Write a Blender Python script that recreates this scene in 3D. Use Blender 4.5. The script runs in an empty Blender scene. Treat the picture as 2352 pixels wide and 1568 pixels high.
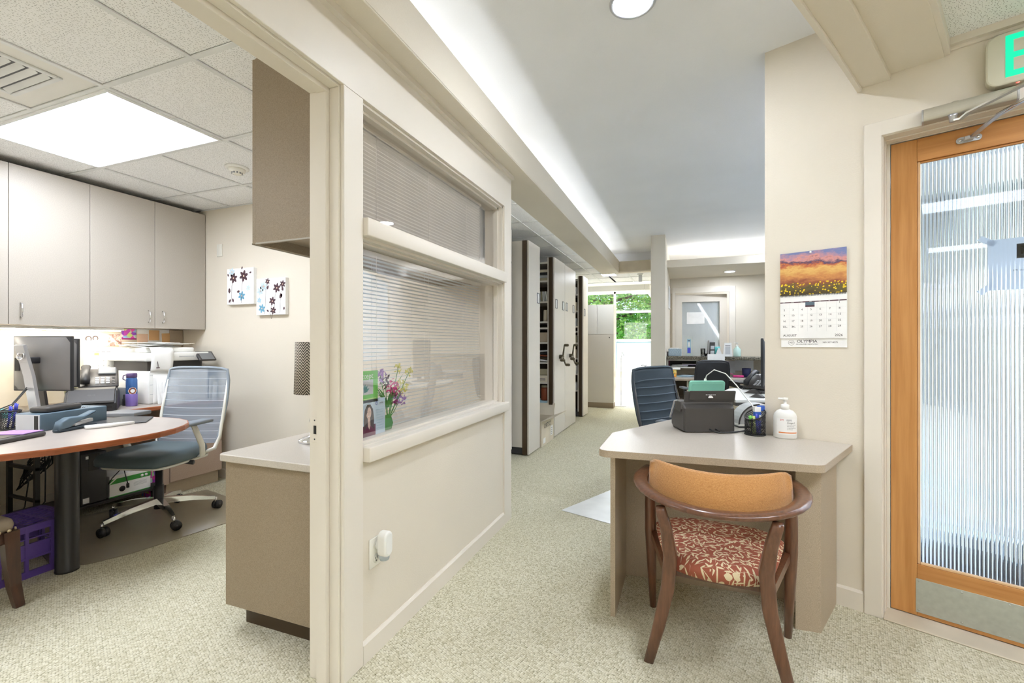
import bpy, bmesh, math, random
from mathutils import Vector, Matrix
random.seed(7)
SC = bpy.context.scene
COL = SC.collection
R = math.radians

# ---------------------------------------------------------------- camera, sky, exposure
cam_d = bpy.data.cameras.new('camera'); cam = bpy.data.objects.new('camera', cam_d); COL.objects.link(cam)
cam.location = (0, 0, 1.21); cam.rotation_euler = (R(90), 0, R(20.85))
cam_d.sensor_width = 36.0; cam_d.lens = 36.0 * 1045.0 / 2352.0
cam_d.shift_y = 5.0 / 2352.0; cam_d.clip_start = 0.02; cam_d.clip_end = 200
SC.camera = cam
W = bpy.data.worlds.new('sky'); SC.world = W; W.use_nodes = True
wn = W.node_tree; wn.nodes.clear()
w_out = wn.nodes.new('ShaderNodeOutputWorld'); w_bg = wn.nodes.new('ShaderNodeBackground'); w_sky = wn.nodes.new('ShaderNodeTexSky')
w_sky.sky_type = 'HOSEK_WILKIE'; w_sky.turbidity = 3.0; w_sky.sun_direction = (0.5, 0.4, 0.75)
w_bg.inputs['Strength'].default_value = 5.0
wn.links.new(w_sky.outputs[0], w_bg.inputs['Color']); wn.links.new(w_bg.outputs[0], w_out.inputs['Surface'])
sun_d = bpy.data.lights.new('sun', 'SUN'); sun_d.energy = 6.0; sun_d.angle = R(2); sun_d.color = (1, .96, .88)
sun = bpy.data.objects.new('sun', sun_d); COL.objects.link(sun); sun.rotation_euler = (R(38), R(12), R(-150)); sun.location = (0, 20, 12)
SC.view_settings.view_transform = 'Standard'; SC.view_settings.look = 'None'
SC.view_settings.gamma = 1.0; SC.view_settings.use_curve_mapping = False
SC.view_settings.exposure = 1.1
cy = SC.cycles
cy.max_bounces = 10; cy.diffuse_bounces = 6; cy.glossy_bounces = 4; cy.transmission_bounces = 8; cy.transparent_max_bounces = 8
cy.sample_clamp_indirect = 6.0; cy.caustics_reflective = False; cy.caustics_refractive = False
cy.use_denoising = True
LAMP = dict(troffer=10.5, down=120.0, cove=4.4, cove2=16.0, entry=7.5, under=26.0, waiting=11.0, hall=13.0, far=28.0)      # radiance of each kind of lamp; entry and hall drive added fill panels only

# ---------------------------------------------------------------- materials
def lin(c):
    return tuple(((v / 255.) / 12.92 if v / 255. <= .04045 else ((v / 255. + .055) / 1.055) ** 2.4) for v in c) + (1.0,)
class G:
    """small shader-graph writer"""
    def __init__(s, name):
        s.m = bpy.data.materials.new(name); s.m.use_nodes = True; s.t = s.m.node_tree; s.t.nodes.clear()
        s.out = s.n('ShaderNodeOutputMaterial'); s.p = s.n('ShaderNodeBsdfPrincipled')
        s.l(s.p.outputs[0], s.out.inputs[0]); s._c = None
    def n(s, t): return s.t.nodes.new(t)
    def l(s, a, b): s.t.links.new(a, b)
    def put(s, v, sock):
        if isinstance(v, (int, float, tuple, list)): sock.default_value = v
        else: s.l(v, sock)
    def co(s):
        if s._c is None: s._c = s.n('ShaderNodeTexCoord').outputs['Object']
        return s._c
    def scale(s, v, sc, rot=(0, 0, 0)):
        m = s.n('ShaderNodeMapping'); s.l(v, m.inputs[0]); m.inputs['Scale'].default_value = sc; m.inputs['Rotation'].default_value = rot
        return m.outputs[0]
    def math(s, op, a, b=0.0, clamp=False):
        m = s.n('ShaderNodeMath'); m.operation = op; m.use_clamp = clamp; s.put(a, m.inputs[0]); s.put(b, m.inputs[1]); return m.outputs[0]
    def vm(s, op, a, b=(0, 0, 0)):
        m = s.n('ShaderNodeVectorMath'); m.operation = op; s.put(a, m.inputs[0]); s.put(b, m.inputs[1]); return m.outputs[0]
    def sep(s, v):
        m = s.n('ShaderNodeSeparateXYZ'); s.l(v, m.inputs[0]); return m.outputs
    def comb(s, x, y, z):
        m = s.n('ShaderNodeCombineXYZ'); s.put(x, m.inputs[0]); s.put(y, m.inputs[1]); s.put(z, m.inputs[2]); return m.outputs[0]
    def noise(s, v, sc, det=2.0, rough=.5):
        m = s.n('ShaderNodeTexNoise'); s.l(v, m.inputs['Vector']); m.inputs['Scale'].default_value = sc
        m.inputs['Detail'].default_value = det; m.inputs['Roughness'].default_value = rough; return m.outputs[0]
    def voro(s, v, sc, rnd=1.0, dims='3D'):
        m = s.n('ShaderNodeTexVoronoi'); m.voronoi_dimensions = dims; s.l(v, m.inputs['Vector']); m.inputs['Scale'].default_value = sc
        m.inputs['Randomness'].default_value = rnd; return m.outputs
    def ramp(s, f, stops):
        m = s.n('ShaderNodeValToRGB'); s.put(f, m.inputs[0]); e = m.color_ramp.elements
        while len(e) < len(stops): e.new(.5)
        for k, (pos, c) in enumerate(stops): e[k].position = pos; e[k].color = lin(c)
        return m.outputs[0]
    def mix(s, f, a, b):
        m = s.n('ShaderNodeMix'); m.data_type = 'RGBA'; s.put(f, m.inputs[0])
        s.put(lin(a) if isinstance(a, tuple) and len(a) == 3 else a, m.inputs[6]); s.put(lin(b) if isinstance(b, tuple) and len(b) == 3 else b, m.inputs[7])
        return m.outputs[2]
    def bump(s, h, st=.2, dist=.001):
        m = s.n('ShaderNodeBump'); m.inputs['Strength'].default_value = st; m.inputs['Distance'].default_value = dist
        s.put(h, m.inputs['Height']); s.l(m.outputs[0], s.p.inputs['Normal'])
    def done(s, col=None, rough=.5, metal=0., spec=.5, **k):
        if col is not None: s.put(lin(col) if isinstance(col, tuple) and len(col) == 3 else col, s.p.inputs['Base Color'])
        s.put(rough, s.p.inputs['Roughness']); s.p.inputs['Metallic'].default_value = metal
        s.p.inputs['Specular IOR Level'].default_value = spec
        for a, v in k.items(): s.p.inputs[a.replace('_', ' ')].default_value = v
        return s.m
M = {}
def plain(name, col, rough=.5, metal=0., spec=.5, var=.03, vs=6.0, **k):
    """paint, plastic, metal: a faint mottling keeps the surface from being dead flat"""
    g = G(name); f = g.noise(g.co(), vs, 2)
    a = tuple(max(0, c * (1 - var)) for c in col); b = tuple(min(255, c * (1 + var)) for c in col)
    M[name] = g.done(g.ramp(f, [(.3, a), (.7, b)]), rough, metal, spec, **k); return M[name]
def paint(name, col, rough=.6, bs=.25, sc=160., **k):
    g = G(name); f = g.noise(g.co(), sc, 3, .6); g.bump(f, bs, .002)
    v = g.noise(g.co(), 1.3, 2); a = tuple(c * .985 for c in col); b = tuple(min(255, c * 1.012) for c in col)
    M[name] = g.done(g.ramp(v, [(.3, a), (.7, b)]), rough, 0, .4, **k)
def emit(name, col, st):
    g = G(name); g.p.inputs['Emission Color'].default_value = lin(col); g.p.inputs['Emission Strength'].default_value = st
    M[name] = g.done((240, 240, 240), .6)
def leaf_mask(g, v, sc, L, wd, keep=1.0, ang=None, spread=6.28):
    """a pointed leaf turned at random in each cell of a 2D Voronoi grid"""
    o = g.voro(v, sc, 1.0, '2D'); d = g.vm('SUBTRACT', g.vm('MULTIPLY', v, (sc, sc, 0)), g.vm('MULTIPLY', o['Position'], (sc, sc, 0)))
    r = g.sep(o['Color']); a = g.math('MULTIPLY', r[0], spread)
    if ang is not None: a = g.math('ADD', a, ang)
    c = g.math('COSINE', a); s_ = g.math('SINE', a); x, y, _ = g.sep(d)
    u = g.math('ADD', g.math('MULTIPLY', x, c), g.math('MULTIPLY', y, s_))
    w = g.math('SUBTRACT', g.math('MULTIPLY', y, c), g.math('MULTIPLY', x, s_))
    un = g.math('DIVIDE', u, L); lim = g.math('MULTIPLY', g.math('SUBTRACT', 1.0, g.math('MULTIPLY', un, un)), wd)
    m = g.math('LESS_THAN', g.math('ABSOLUTE', w), lim)
    if keep < 1: m = g.math('MULTIPLY', m, g.math('LESS_THAN', r[1], keep))
    return m
paint('wall_paint', (225, 217, 202), .65, .35, 150.)
paint('trim_paint', (228, 221, 209), .42, .05, 60.)
paint('ceiling_paint', (240, 242, 246), .8, .5, 120.)
paint('white_paint', (232, 231, 226), .6, .1, 90.)
g = G('carpet'); v = g.co()
vo = g.voro(g.scale(v, (1, .8, 0), (0, 0, .35)), 135., .45); r0 = g.sep(vo['Color'])[0]
big = g.noise(v, .9, 3); fine = g.noise(v, 420., 2)
pit = g.math('MULTIPLY', g.math('SUBTRACT', g.math('ADD', vo['Distance'], g.math('MULTIPLY', g.math('SUBTRACT', fine, .5), .4)), .50), 2.6, True)
col = g.mix(pit, g.ramp(g.math('ADD', g.math('MULTIPLY', r0, .7), g.math('MULTIPLY', fine, .3)), [(.05, (170, 164, 134)), (.25, (202, 197, 172)), (.6, (216, 212, 190)), (.9, (226, 223, 205))]), (112, 106, 74))
col = g.mix(g.math('MULTIPLY', g.math('SUBTRACT', big, .42, True), 1.2, True), col, (194, 192, 166))
g.bump(g.math('SUBTRACT', 1.0, vo['Distance']), .4, .004); M['carpet'] = g.done(col, .95, 0, .1)
g = G('acoustic_tile'); v = g.co()
m1 = leaf_mask(g, v, 115., .34, .10, .62, .6, 1.2); m2 = leaf_mask(g, g.vm('ADD', v, (.37, .11, 0)), 240., .22, .12, .4)
mk = g.math('MAXIMUM', m1, g.math('MULTIPLY', m2, .6)); g.bump(g.math('SUBTRACT', 1.0, mk), .5, .004)
M['acoustic_tile'] = g.done(g.mix(mk, (246, 247, 248), (140, 140, 140)), .9, 0, .1)
plain('tile_side', (205, 206, 204), .9); plain('grid_white', (226, 228, 228), .45)
def laminate(name, c, amp, rough, sc=420.):
    g = G(name); n = g.noise(g.co(), sc, 2, .7); a = tuple(max(0, x - amp) for x in c); b = tuple(min(255, x + amp) for x in c)
    M[name] = g.done(g.ramp(n, [(.35, a), (.65, b)]), rough, 0, .45)
laminate('taupe_laminate', (182, 166, 144), 13, .45); laminate('taupe_dark', (150, 134, 112), 12, .5)
laminate('worktop', (196, 188, 177), 7, .3, 300.); laminate('cabinet_laminate', (178, 171, 160), 4, .42, 200.)
laminate('mauve_laminate', (186, 164, 148), 7, .45, 200.); laminate('file_metal', (222, 217, 208), 3, .4, 200.)
g = G('granite'); n = g.noise(g.co(), 70., 4, .7); M['granite'] = g.done(g.ramp(n, [(.35, (40, 38, 32)), (.5, (92, 88, 76)), (.62, (150, 142, 124))]), .2)
def wood(name, a, b, rough, sc, coat=0.):
    g = G(name); n = g.noise(g.scale(g.co(), sc), 3., 4, .6)
    M[name] = g.done(g.ramp(n, [(.3, a), (.7, b)]), rough, 0, .5, Coat_Weight=coat)
wood('door_wood', (190, 132, 70), (214, 158, 96), .4, (14, 14, .7)); wood('door_wood_h', (180, 122, 64), (204, 148, 86), .4, (.7, 14, 14))
wood('light_bead', (214, 176, 130), (226, 190, 146), .4, (2, 14, 2))
wood('walnut', (88, 56, 38), (118, 78, 54), .28, (26, 26, 2.5), .35); wood('edge_wood', (140, 74, 40), (172, 98, 58), .35, (3, 3, 20))
wood('dark_leg', (52, 32, 22), (80, 50, 34), .35, (12, 12, 1.2), .2)
g = G('leaf_fabric'); v = g.co()
k1 = leaf_mask(g, v, 40., .60, .14); k2 = leaf_mask(g, g.vm('ADD', v, (.21, .43, 0)), 46., .52, .12, .75); k3 = leaf_mask(g, g.vm('ADD', v, (.71, .13, 0)), 30., .62, .022)
wv = g.noise(v, 900., 1); g.bump(wv, .25, .001)
M['leaf_fabric'] = g.done(g.mix(g.math('MAXIMUM', k1, g.math('MAXIMUM', k2, k3)), (162, 92, 72), (228, 212, 178)), .75, 0, .25)
g = G('ochre_corduroy'); v = g.co(); z = g.sep(v)[2]; st = g.math('SINE', g.math('MULTIPLY', z, 1500.)); n = g.noise(g.scale(v, (1, 1, 6)), 190., 2)
g.bump(g.math('ADD', g.math('MULTIPLY', st, .12), n), .5, .003)
M['ochre_corduroy'] = g.done(g.ramp(n, [(.3, (168, 114, 60)), (.7, (206, 154, 94))]), .85, 0, .2, Sheen_Weight=.4)
plain('black_plastic', (38, 38, 40), .45, var=.1); plain('dark_grey', (66, 66, 68), .45); plain('charcoal', (66, 63, 61), .4)
plain('mid_grey', (120, 122, 124), .45); plain('light_grey', (196, 198, 200), .45); plain('silver', (196, 198, 202), .3, .7)
plain('chrome', (225, 226, 228), .12, 1.); plain('steel', (186, 190, 182), .4, .55, vs=40); plain('closer_grey', (190, 186, 172), .4, .5)
plain('brown_strip', (66, 50, 30), .4); plain('bronze', (96, 88, 70), .35, .6); plain('black_paint', (30, 29, 28), .4)
plain('white_plastic', (240, 240, 236), .35); plain('paper', (245, 245, 243), .8); plain('cream_plastic', (232, 230, 220), .4)
plain('chair_frame', (226, 224, 214), .35); plain('slate_blue', (50, 62, 72), .6); plain('seat_teal', (84, 98, 104), .55)
g = G('chair_mesh'); z = g.sep(g.co())[2]; st = g.math('SINE', g.math('MULTIPLY', z, 700.)); ln = g.math('GREATER_THAN', g.math('SINE', g.math('MULTIPLY', z, 115.)), .965)
tr = g.n('ShaderNodeBsdfTransparent'); mxs = g.n('ShaderNodeMixShader'); g.p.inputs['Roughness'].default_value = .7
g.l(g.mix(ln, (132, 144, 158), (176, 186, 196)), g.p.inputs['Base Color'])
g.put(g.math('MAXIMUM', g.math('ADD', g.math('MULTIPLY', g.math('GREATER_THAN', st, .1), .22), .56), ln), mxs.inputs[0]); g.l(tr.outputs[0], mxs.inputs[1]); g.l(g.p.outputs[0], mxs.inputs[2]); g.l(mxs.outputs[0], g.out.inputs[0]); M['chair_mesh'] = g.m
plain('purple', (98, 74, 152), .4); plain('bottle_purple', (132, 112, 186), .3, .2); plain('bottle_blue', (78, 122, 188), .25, .4); plain('deep_purple', (86, 66, 110), .4)
plain('green', (58, 150, 62), .5); plain('bright_green', (118, 206, 92), .5); plain('lime', (206, 222, 140), .6); plain('teal', (98, 190, 190), .5); plain('mint', (138, 206, 184), .5)
plain('blue_pen', (74, 82, 200), .35); plain('marker_blue', (50, 96, 190), .4); plain('pink', (222, 60, 140), .5); plain('magenta', (150, 36, 110), .6)
plain('burgundy', (110, 44, 70), .6); plain('skin', (226, 196, 178), .6); plain('hair', (70, 54, 48), .6); plain('pale_blue', (206, 226, 240), .6)
plain('tan_note', (222, 180, 128), .8); plain('peach_note', (236, 204, 180), .8); plain('yellow_note', (238, 236, 190), .8); plain('cardboard', (222, 212, 192), .8); plain('brick_red', (176, 98, 68), .5)
plain('tan_fabric', (150, 136, 118), .9); plain('tack', (216, 200, 164), .3, .6); plain('blue_grey', (88, 108, 122), .5); plain('navy', (44, 48, 88), .5); plain('orange', (228, 128, 50), .5)
plain('leaf_green', (86, 156, 44), .6, var=.25, vs=3.); plain('leaf_light', (150, 200, 90), .6, var=.2, vs=3.); plain('bark', (70, 60, 46), .9); plain('plant_green', (74, 150, 60), .5); plain('yellow', (232, 226, 120), .6); plain('lilac', (170, 130, 200), .6)
plain('red', (206, 44, 40), .5); plain('text_grey', (112, 112, 116), .7); plain('text_black', (48, 46, 48), .7); plain('jar_red', (142, 74, 46), .3); plain('olive', (168, 160, 132), .7)
plain('slat', (240, 233, 222), .35); plain('slat_reflect_blue', (206, 214, 216), .3); plain('table_mauve', (174, 164, 156), .3); plain('monitor_grey', (112, 109, 106), .4); plain('vinyl', (236, 238, 238), .35); plain('mat_clear', (150, 142, 122), .3); plain('mat_white', (226, 230, 230), .3); plain('panel_beige', (206, 196, 176), .8)
plain('teal_dark', (20, 140, 130), .5); g = G('notice_paper'); tl = g.n('ShaderNodeBsdfTranslucent'); tl.inputs[0].default_value = (.9, .92, .95, 1); mx = g.n('ShaderNodeMixShader'); g.done((240, 243, 246), .8); mx.inputs[0].default_value = .85; g.l(g.p.outputs[0], mx.inputs[1]); g.l(tl.outputs[0], mx.inputs[2]); g.l(mx.outputs[0], g.out.inputs[0]); M['notice_paper'] = g.m; M['tape'] = g.m; plain('notice_grey', (150, 152, 158), .8)
plain('pink_leaf', (226, 170, 150), .6); plain('gel_green', (196, 224, 214), .25)
plain('exit_face', (206, 203, 182), .45); plain('chevron_dark', (66, 58, 48), .8); plain('grey_carpet', (206, 212, 218), .9)
g = G('chevron'); x, y, z = g.sep(g.co()); 
zz = g.math('PINGPONG', g.math('MULTIPLY', g.math('ARCTAN2', y, x), 5.0), 1.0)
st = g.math('FRACT', g.math('ADD', g.math('MULTIPLY', z, 75.), g.math('MULTIPLY', zz, 1.6)))
M['chevron'] = g.done(g.mix(g.math('GREATER_THAN', st, .45), (206, 196, 180), (58, 50, 42)), .8)
g = G('blue_weave'); x, y, z = g.sep(g.co()); st = g.math('FRACT', g.math('ADD', g.math('MULTIPLY', z, 60.), g.math('PINGPONG', g.math('MULTIPLY', x, 60.), 1.)))
M['blue_weave'] = g.done(g.mix(g.math('GREATER_THAN', st, .5), (206, 220, 226), (104, 132, 150)), .7)
g = G('fruit_print'); o = g.voro(g.co(), 60.); M['fruit_print'] = g.done(g.ramp(g.sep(o['Color'])[0], [(.2, (90, 150, 60)), (.45, (240, 226, 150)), (.6, (236, 130, 60)), (.9, (246, 210, 90))]), .6)
g = G('toy_print'); o = g.voro(g.co(), 34.); M['toy_print'] = g.done(g.ramp(g.sep(o['Color'])[0], [(.15, (220, 70, 160)), (.4, (120, 60, 180)), (.55, (236, 226, 240)), (.7, (200, 220, 60)), (.85, (150, 180, 220))]), .35)
g = G('photo_print'); o = g.noise(g.co(), 26., 5, .7); M['photo_print'] = g.done(g.ramp(o, [(.3, (70, 56, 52)), (.45, (176, 130, 116)), (.55, (240, 222, 212)), (.7, (206, 188, 120))]), .5)
g = G('hills_print'); x, y, z = g.sep(g.co())                              # the landscape picture of the wall calendar, colours by height
n = g.noise(g.scale(g.co(), (1, 1, 2.2)), 16., 5, .65); h = g.math('ADD', g.math('MULTIPLY', z, 4.8), g.math('MULTIPLY', g.math('SUBTRACT', n, .5), .55))
h = g.math('ADD', h, g.math('MULTIPLY', x, .35))
col = g.ramp(h, [(.02, (74, 62, 40)), (.18, (104, 92, 52)), (.30, (150, 84, 60)), (.45, (206, 142, 82)), (.60, (226, 186, 110)), (.70, (196, 104, 62)), (.76, (64, 66, 104)), (.84, (216, 150, 140)), (.97, (120, 130, 178))])
fl = g.voro(g.co(), 90.); fm = g.math('MULTIPLY', g.math('LESS_THAN', fl['Distance'], .34), g.math('LESS_THAN', z, .062))
M['hills_print'] = g.done(g.mix(fm, col, (238, 206, 40)), .45)
def glass(name, col, rough, ior):
    g = G(name); M[name] = g.done(col, rough, 0, .5, IOR=ior, Transmission_Weight=1.0)
glass('clear_glass', (250, 253, 252), 0., 1.45); g = G('frosted_glass'); tl = g.n('ShaderNodeBsdfTranslucent'); tl.inputs[0].default_value = (.86, .92, .97, 1); mx = g.n('ShaderNodeMixShader'); g.done((238, 246, 250), .35, 0, .5, IOR=1.3, Transmission_Weight=1.0); mx.inputs[0].default_value = .7; g.l(g.p.outputs[0], mx.inputs[1]); g.l(tl.outputs[0], mx.inputs[2]); g.l(mx.outputs[0], g.out.inputs[0]); M['frosted_glass'] = g.m
def thin_glass(name, tint, base, edge):
    """a thin pane: mostly see-through, mirroring more at a grazing angle"""
    g = G(name); lw = g.n('ShaderNodeLayerWeight'); lw.inputs[0].default_value = .5
    f = g.math('ADD', g.math('MULTIPLY', g.math('POWER', lw.outputs['Facing'], 4.0), edge), base, True)
    tr = g.n('ShaderNodeBsdfTransparent'); tr.inputs[0].default_value = tint; gl = g.n('ShaderNodeBsdfGlossy'); gl.inputs['Roughness'].default_value = .0
    mx = g.n('ShaderNodeMixShader'); g.l(f, mx.inputs[0]); g.l(tr.outputs[0], mx.inputs[1]); g.l(gl.outputs[0], mx.inputs[2]); g.l(mx.outputs[0], g.out.inputs[0]); M[name] = g.m
thin_glass('pane_glass', (1, .992, .985, 1), .12, .7)
g = G('fluted_glass'); g.done((240, 248, 252), .02, 0, .5, IOR=1.5, Transmission_Weight=1.0); tr = g.n('ShaderNodeBsdfTransparent'); tr.inputs[0].default_value = (.93, .97, 1, 1)
mx = g.n('ShaderNodeMixShader'); mx.inputs[0].default_value = .03; g.l(g.p.outputs[0], mx.inputs[1]); g.l(tr.outputs[0], mx.inputs[2]); g.l(mx.outputs[0], g.out.inputs[0]); M['fluted_glass'] = g.m
emit('corridor_fill_lens', (236, 243, 255), LAMP['hall']); emit('far_lens', (240, 246, 255), LAMP['far']); emit('troffer_lens', (236, 243, 255), LAMP['troffer']); emit('down_lens', (238, 244, 255), LAMP['down']); emit('cove_tube', (246, 250, 255), LAMP['cove']); emit('entry_fill_lens', (238, 244, 255), LAMP['entry']); emit('under_tube', (255, 248, 236), LAMP['under'])
emit('cove2_tube', (246, 250, 255), LAMP['cove2']); emit('waiting_lens', (236, 244, 255), LAMP['waiting']); g = G('exit_green'); g.p.inputs['Emission Color'].default_value = lin((0, 246, 182)); g.p.inputs['Emission Strength'].default_value = .5; M['exit_green'] = g.done((0, 60, 44), .5); emit('led_blue', (60, 70, 255), 4.0); emit('led_red', (255, 60, 50), 2.5); emit('led_teal', (40, 230, 210), 1.2)

# ---------------------------------------------------------------- mesh helpers
class MB:
    def __init__(s, M0=None): s.v = []; s.f = []; s.m = []; s.s = []; s.mats = []; s.M = M0
    def mi(s, name):
        if name not in s.mats: s.mats.append(name)
        return s.mats.index(name)
    def add(s, vs, fs, mat, smooth=False, T=None):
        o = len(s.v); k = s.mi(mat)
        for p in vs:
            p = Vector(p)
            if T is not None: p = T @ p
            if s.M is not None: p = s.M @ p
            s.v.append(p)
        for f in fs: s.f.append(tuple(i + o for i in f)); s.m.append(k); s.s.append(smooth)
        return s
    def bm(s, b, mat, smooth=False, T=None):
        b.verts.index_update(); s.add([v.co.copy() for v in b.verts], [[v.index for v in f.verts] for f in b.faces], mat, smooth, T); b.free(); return s
    def box(s, x0, x1, y0, y1, z0, z1, mat, bev=0., seg=2, T=None, smooth=None):
        if bev <= 0:
            vs = [(x, y, z) for z in (z0, z1) for y in (y0, y1) for x in (x0, x1)]
            return s.add(vs, [(0, 2, 3, 1), (4, 5, 7, 6), (0, 1, 5, 4), (2, 6, 7, 3), (0, 4, 6, 2), (1, 3, 7, 5)], mat, False, T)
        b = bmesh.new(); bmesh.ops.create_cube(b, size=1.0)
        for v in b.verts: v.co = Vector((x0 + (v.co.x + .5) * (x1 - x0), y0 + (v.co.y + .5) * (y1 - y0), z0 + (v.co.z + .5) * (z1 - z0)))
        bev = min(bev, .49 * min(abs(x1 - x0), abs(y1 - y0), abs(z1 - z0)))
        bmesh.ops.bevel(b, geom=list(b.edges), offset=bev, segments=seg, affect='EDGES', profile=.5)
        return s.bm(b, mat, seg > 1 if smooth is None else smooth, T)
    def prism(s, poly, z0, z1, mat, bev=0., seg=2, T=None, side=None, smooth=False):
        n = len(poly)
        if bev > 0:
            b = bmesh.new(); vb = [b.verts.new((x, y, z0)) for x, y in poly]; f = b.faces.new(vb)
            r = bmesh.ops.extrude_face_region(b, geom=[f]); 
            for e in r['geom']:
                if isinstance(e, bmesh.types.BMVert): e.co.z = z1
            bmesh.ops.recalc_face_normals(b, faces=b.faces)
            es = [e for e in b.edges if abs(e.verts[0].co.z - e.verts[1].co.z) < 1e-7]
            bmesh.ops.bevel(b, geom=es, offset=bev, segments=seg, affect='EDGES', profile=.5)
            return s.bm(b, mat, smooth, T)
        a = sum(poly[i][0] * poly[(i + 1) % n][1] - poly[(i + 1) % n][0] * poly[i][1] for i in range(n))
        if a < 0: poly = poly[::-1]
        vs = [(x, y, z0) for x, y in poly] + [(x, y, z1) for x, y in poly]
        s.add(vs, [tuple(range(n))[::-1], tuple(range(n, 2 * n))], mat, False, T)
        return s.add(vs, [(i, (i + 1) % n, n + (i + 1) % n, n + i) for i in range(n)], side or mat, smooth, T)
    def lathe(s, prof, mat, n=20, T=None, smooth=True, sx=1., sy=1.):
        vs = []; fs = []
        for r, z in prof:
            for k in range(n): a = 2 * math.pi * k / n; vs.append((r * math.cos(a) * sx, r * math.sin(a) * sy, z))
        for i in range(len(prof) - 1):
            for k in range(n): fs.append((i * n + k, i * n + (k + 1) % n, (i + 1) * n + (k + 1) % n, (i + 1) * n + k))
        if prof[0][0] > 1e-6: fs.append(tuple(range(n))[::-1])
        if prof[-1][0] > 1e-6: fs.append(tuple((len(prof) - 1) * n + k for k in range(n)))
        return s.add(vs, fs, mat, smooth, T)
    def cyl(s, p, q, r, mat, n=14, r2=None, smooth=True):
        return s.tube([p, q], [r, r if r2 is None else r2], mat, n, smooth)
    def tube(s, path, r, mat, n=10, smooth=True, sec=None, up=None, closed=False):
        """sweep a round (or given 2D) section along a path"""
        P = [Vector(p) for p in path]; N = len(P); rr = r if isinstance(r, (list, tuple)) else [r] * N
        if sec is None: sec = [(math.cos(2 * math.pi * k / n), math.sin(2 * math.pi * k / n)) for k in range(n)]
        n = len(sec); vs = []; prev = None
        for i in range(N):
            t = (P[(i + 1) % N] - P[i - 1]) if closed else (P[min(i + 1, N - 1)] - P[max(i - 1, 0)]); t.normalize()
            if up is not None: a = Vector(up[i] if isinstance(up, list) else up)
            elif prev is None: a = Vector((0, 0, 1)) if abs(t.z) < .9 else Vector((1, 0, 0))
            else: a = prev
            a = (a - t * a.dot(t)).normalized(); prev = a; b = t.cross(a)
            for u, w in sec: vs.append(P[i] + (b * u + a * w) * rr[i])
        fs = []
        for i in range(N if closed else N - 1):
            j = (i + 1) % N
            for k in range(n): fs.append((i * n + k, i * n + (k + 1) % n, j * n + (k + 1) % n, j * n + k))
        if not closed: fs += [tuple(range(n))[::-1], tuple((N - 1) * n + k for k in range(n))]
        return s.add(vs, fs, mat, smooth)
    def grid(s, fn, nu, nv, mat, smooth=True, T=None, thick=None):
        vs = [fn(i / nu, j / nv) for j in range(nv + 1) for i in range(nu + 1)]
        fs = [(j * (nu + 1) + i, j * (nu + 1) + i + 1, (j + 1) * (nu + 1) + i + 1, (j + 1) * (nu + 1) + i) for j in range(nv) for i in range(nu)]
        if thick:
            b = bmesh.new(); V = [b.verts.new(p) for p in vs]
            for f in fs: b.faces.new([V[i] for i in f])
            b.normal_update(); bmesh.ops.solidify(b, geom=list(b.faces), thickness=thick); return s.bm(b, mat, smooth, T)
        return s.add(vs, fs, mat, smooth, T)
    def ball(s, c, r, mat, n=12, T=None):
        rx, ry, rz = r if isinstance(r, (tuple, list)) else (r, r, r); m = max(4, n // 2); vs = []; fs = []
        for j in range(m + 1):
            t = math.pi * j / m
            for k in range(n): a = 2 * math.pi * k / n; vs.append((c[0] + rx * math.sin(t) * math.cos(a), c[1] + ry * math.sin(t) * math.sin(a), c[2] - rz * math.cos(t)))
        for j in range(m):
            for k in range(n): fs.append((j * n + k, j * n + (k + 1) % n, (j + 1) * n + (k + 1) % n, (j + 1) * n + k))
        return s.add(vs, fs, mat, True, T)
def obj(name, mb, parent=None, label=None, cat=None, group=None, kind=None, loc=None, rz=0.):
    me = bpy.data.meshes.new(name); me.from_pydata([tuple(v) for v in mb.v], [], mb.f)
    for k in mb.mats: me.materials.append(M[k])
    me.polygons.foreach_set('material_index', mb.m); me.polygons.foreach_set('use_smooth', mb.s)
    b = bmesh.new(); b.from_mesh(me); bmesh.ops.remove_doubles(b, verts=b.verts, dist=1e-6); bmesh.ops.recalc_face_normals(b, faces=b.faces); b.to_mesh(me); b.free()
    me.update(); o = bpy.data.objects.new(name, me); COL.objects.link(o)
    if loc is not None: o.location = loc
    o.rotation_euler.z = rz
    if parent is not None: o.parent = parent
    return tag(o, label, cat, group, kind)
def tag(o, label=None, cat=None, group=None, kind=None):
    if label: o['label'] = label
    if cat: o['category'] = cat
    if group: o['group'] = group
    if kind: o['kind'] = kind
    return o
def thing(name, label, cat, loc=(0, 0, 0), rz=0., group=None, kind=None, rot=None):
    o = bpy.data.objects.new(name, None); COL.objects.link(o); o.location = loc; o.rotation_euler = rot if rot else (0, 0, rz)
    o.empty_display_size = .05; return tag(o, label, cat, group, kind)
def kids(o): return [c for c in bpy.data.objects if c.parent == o]
def dup(root, loc, rz, label=None, group=None, scale=None):
    r = root.copy(); COL.objects.link(r); r.location = loc; r.rotation_euler.z = rz
    if scale: r.scale = scale
    if label: r['label'] = label
    if group: r['group'] = group
    for ch in kids(root):
        c = ch.copy(); COL.objects.link(c); c.parent = r
        for gch in kids(ch): d = gch.copy(); COL.objects.link(d); d.parent = c
    return r
def struct(name, mb, label=None, parent=None, **k): return obj(name, mb, parent, label, None if parent else k.get('cat'), None, None if parent else 'structure')
def one(name, fn, parent=None, M0=None, **k):
    mb = MB(M0); fn(mb); return obj(name, mb, parent, **k)
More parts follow.
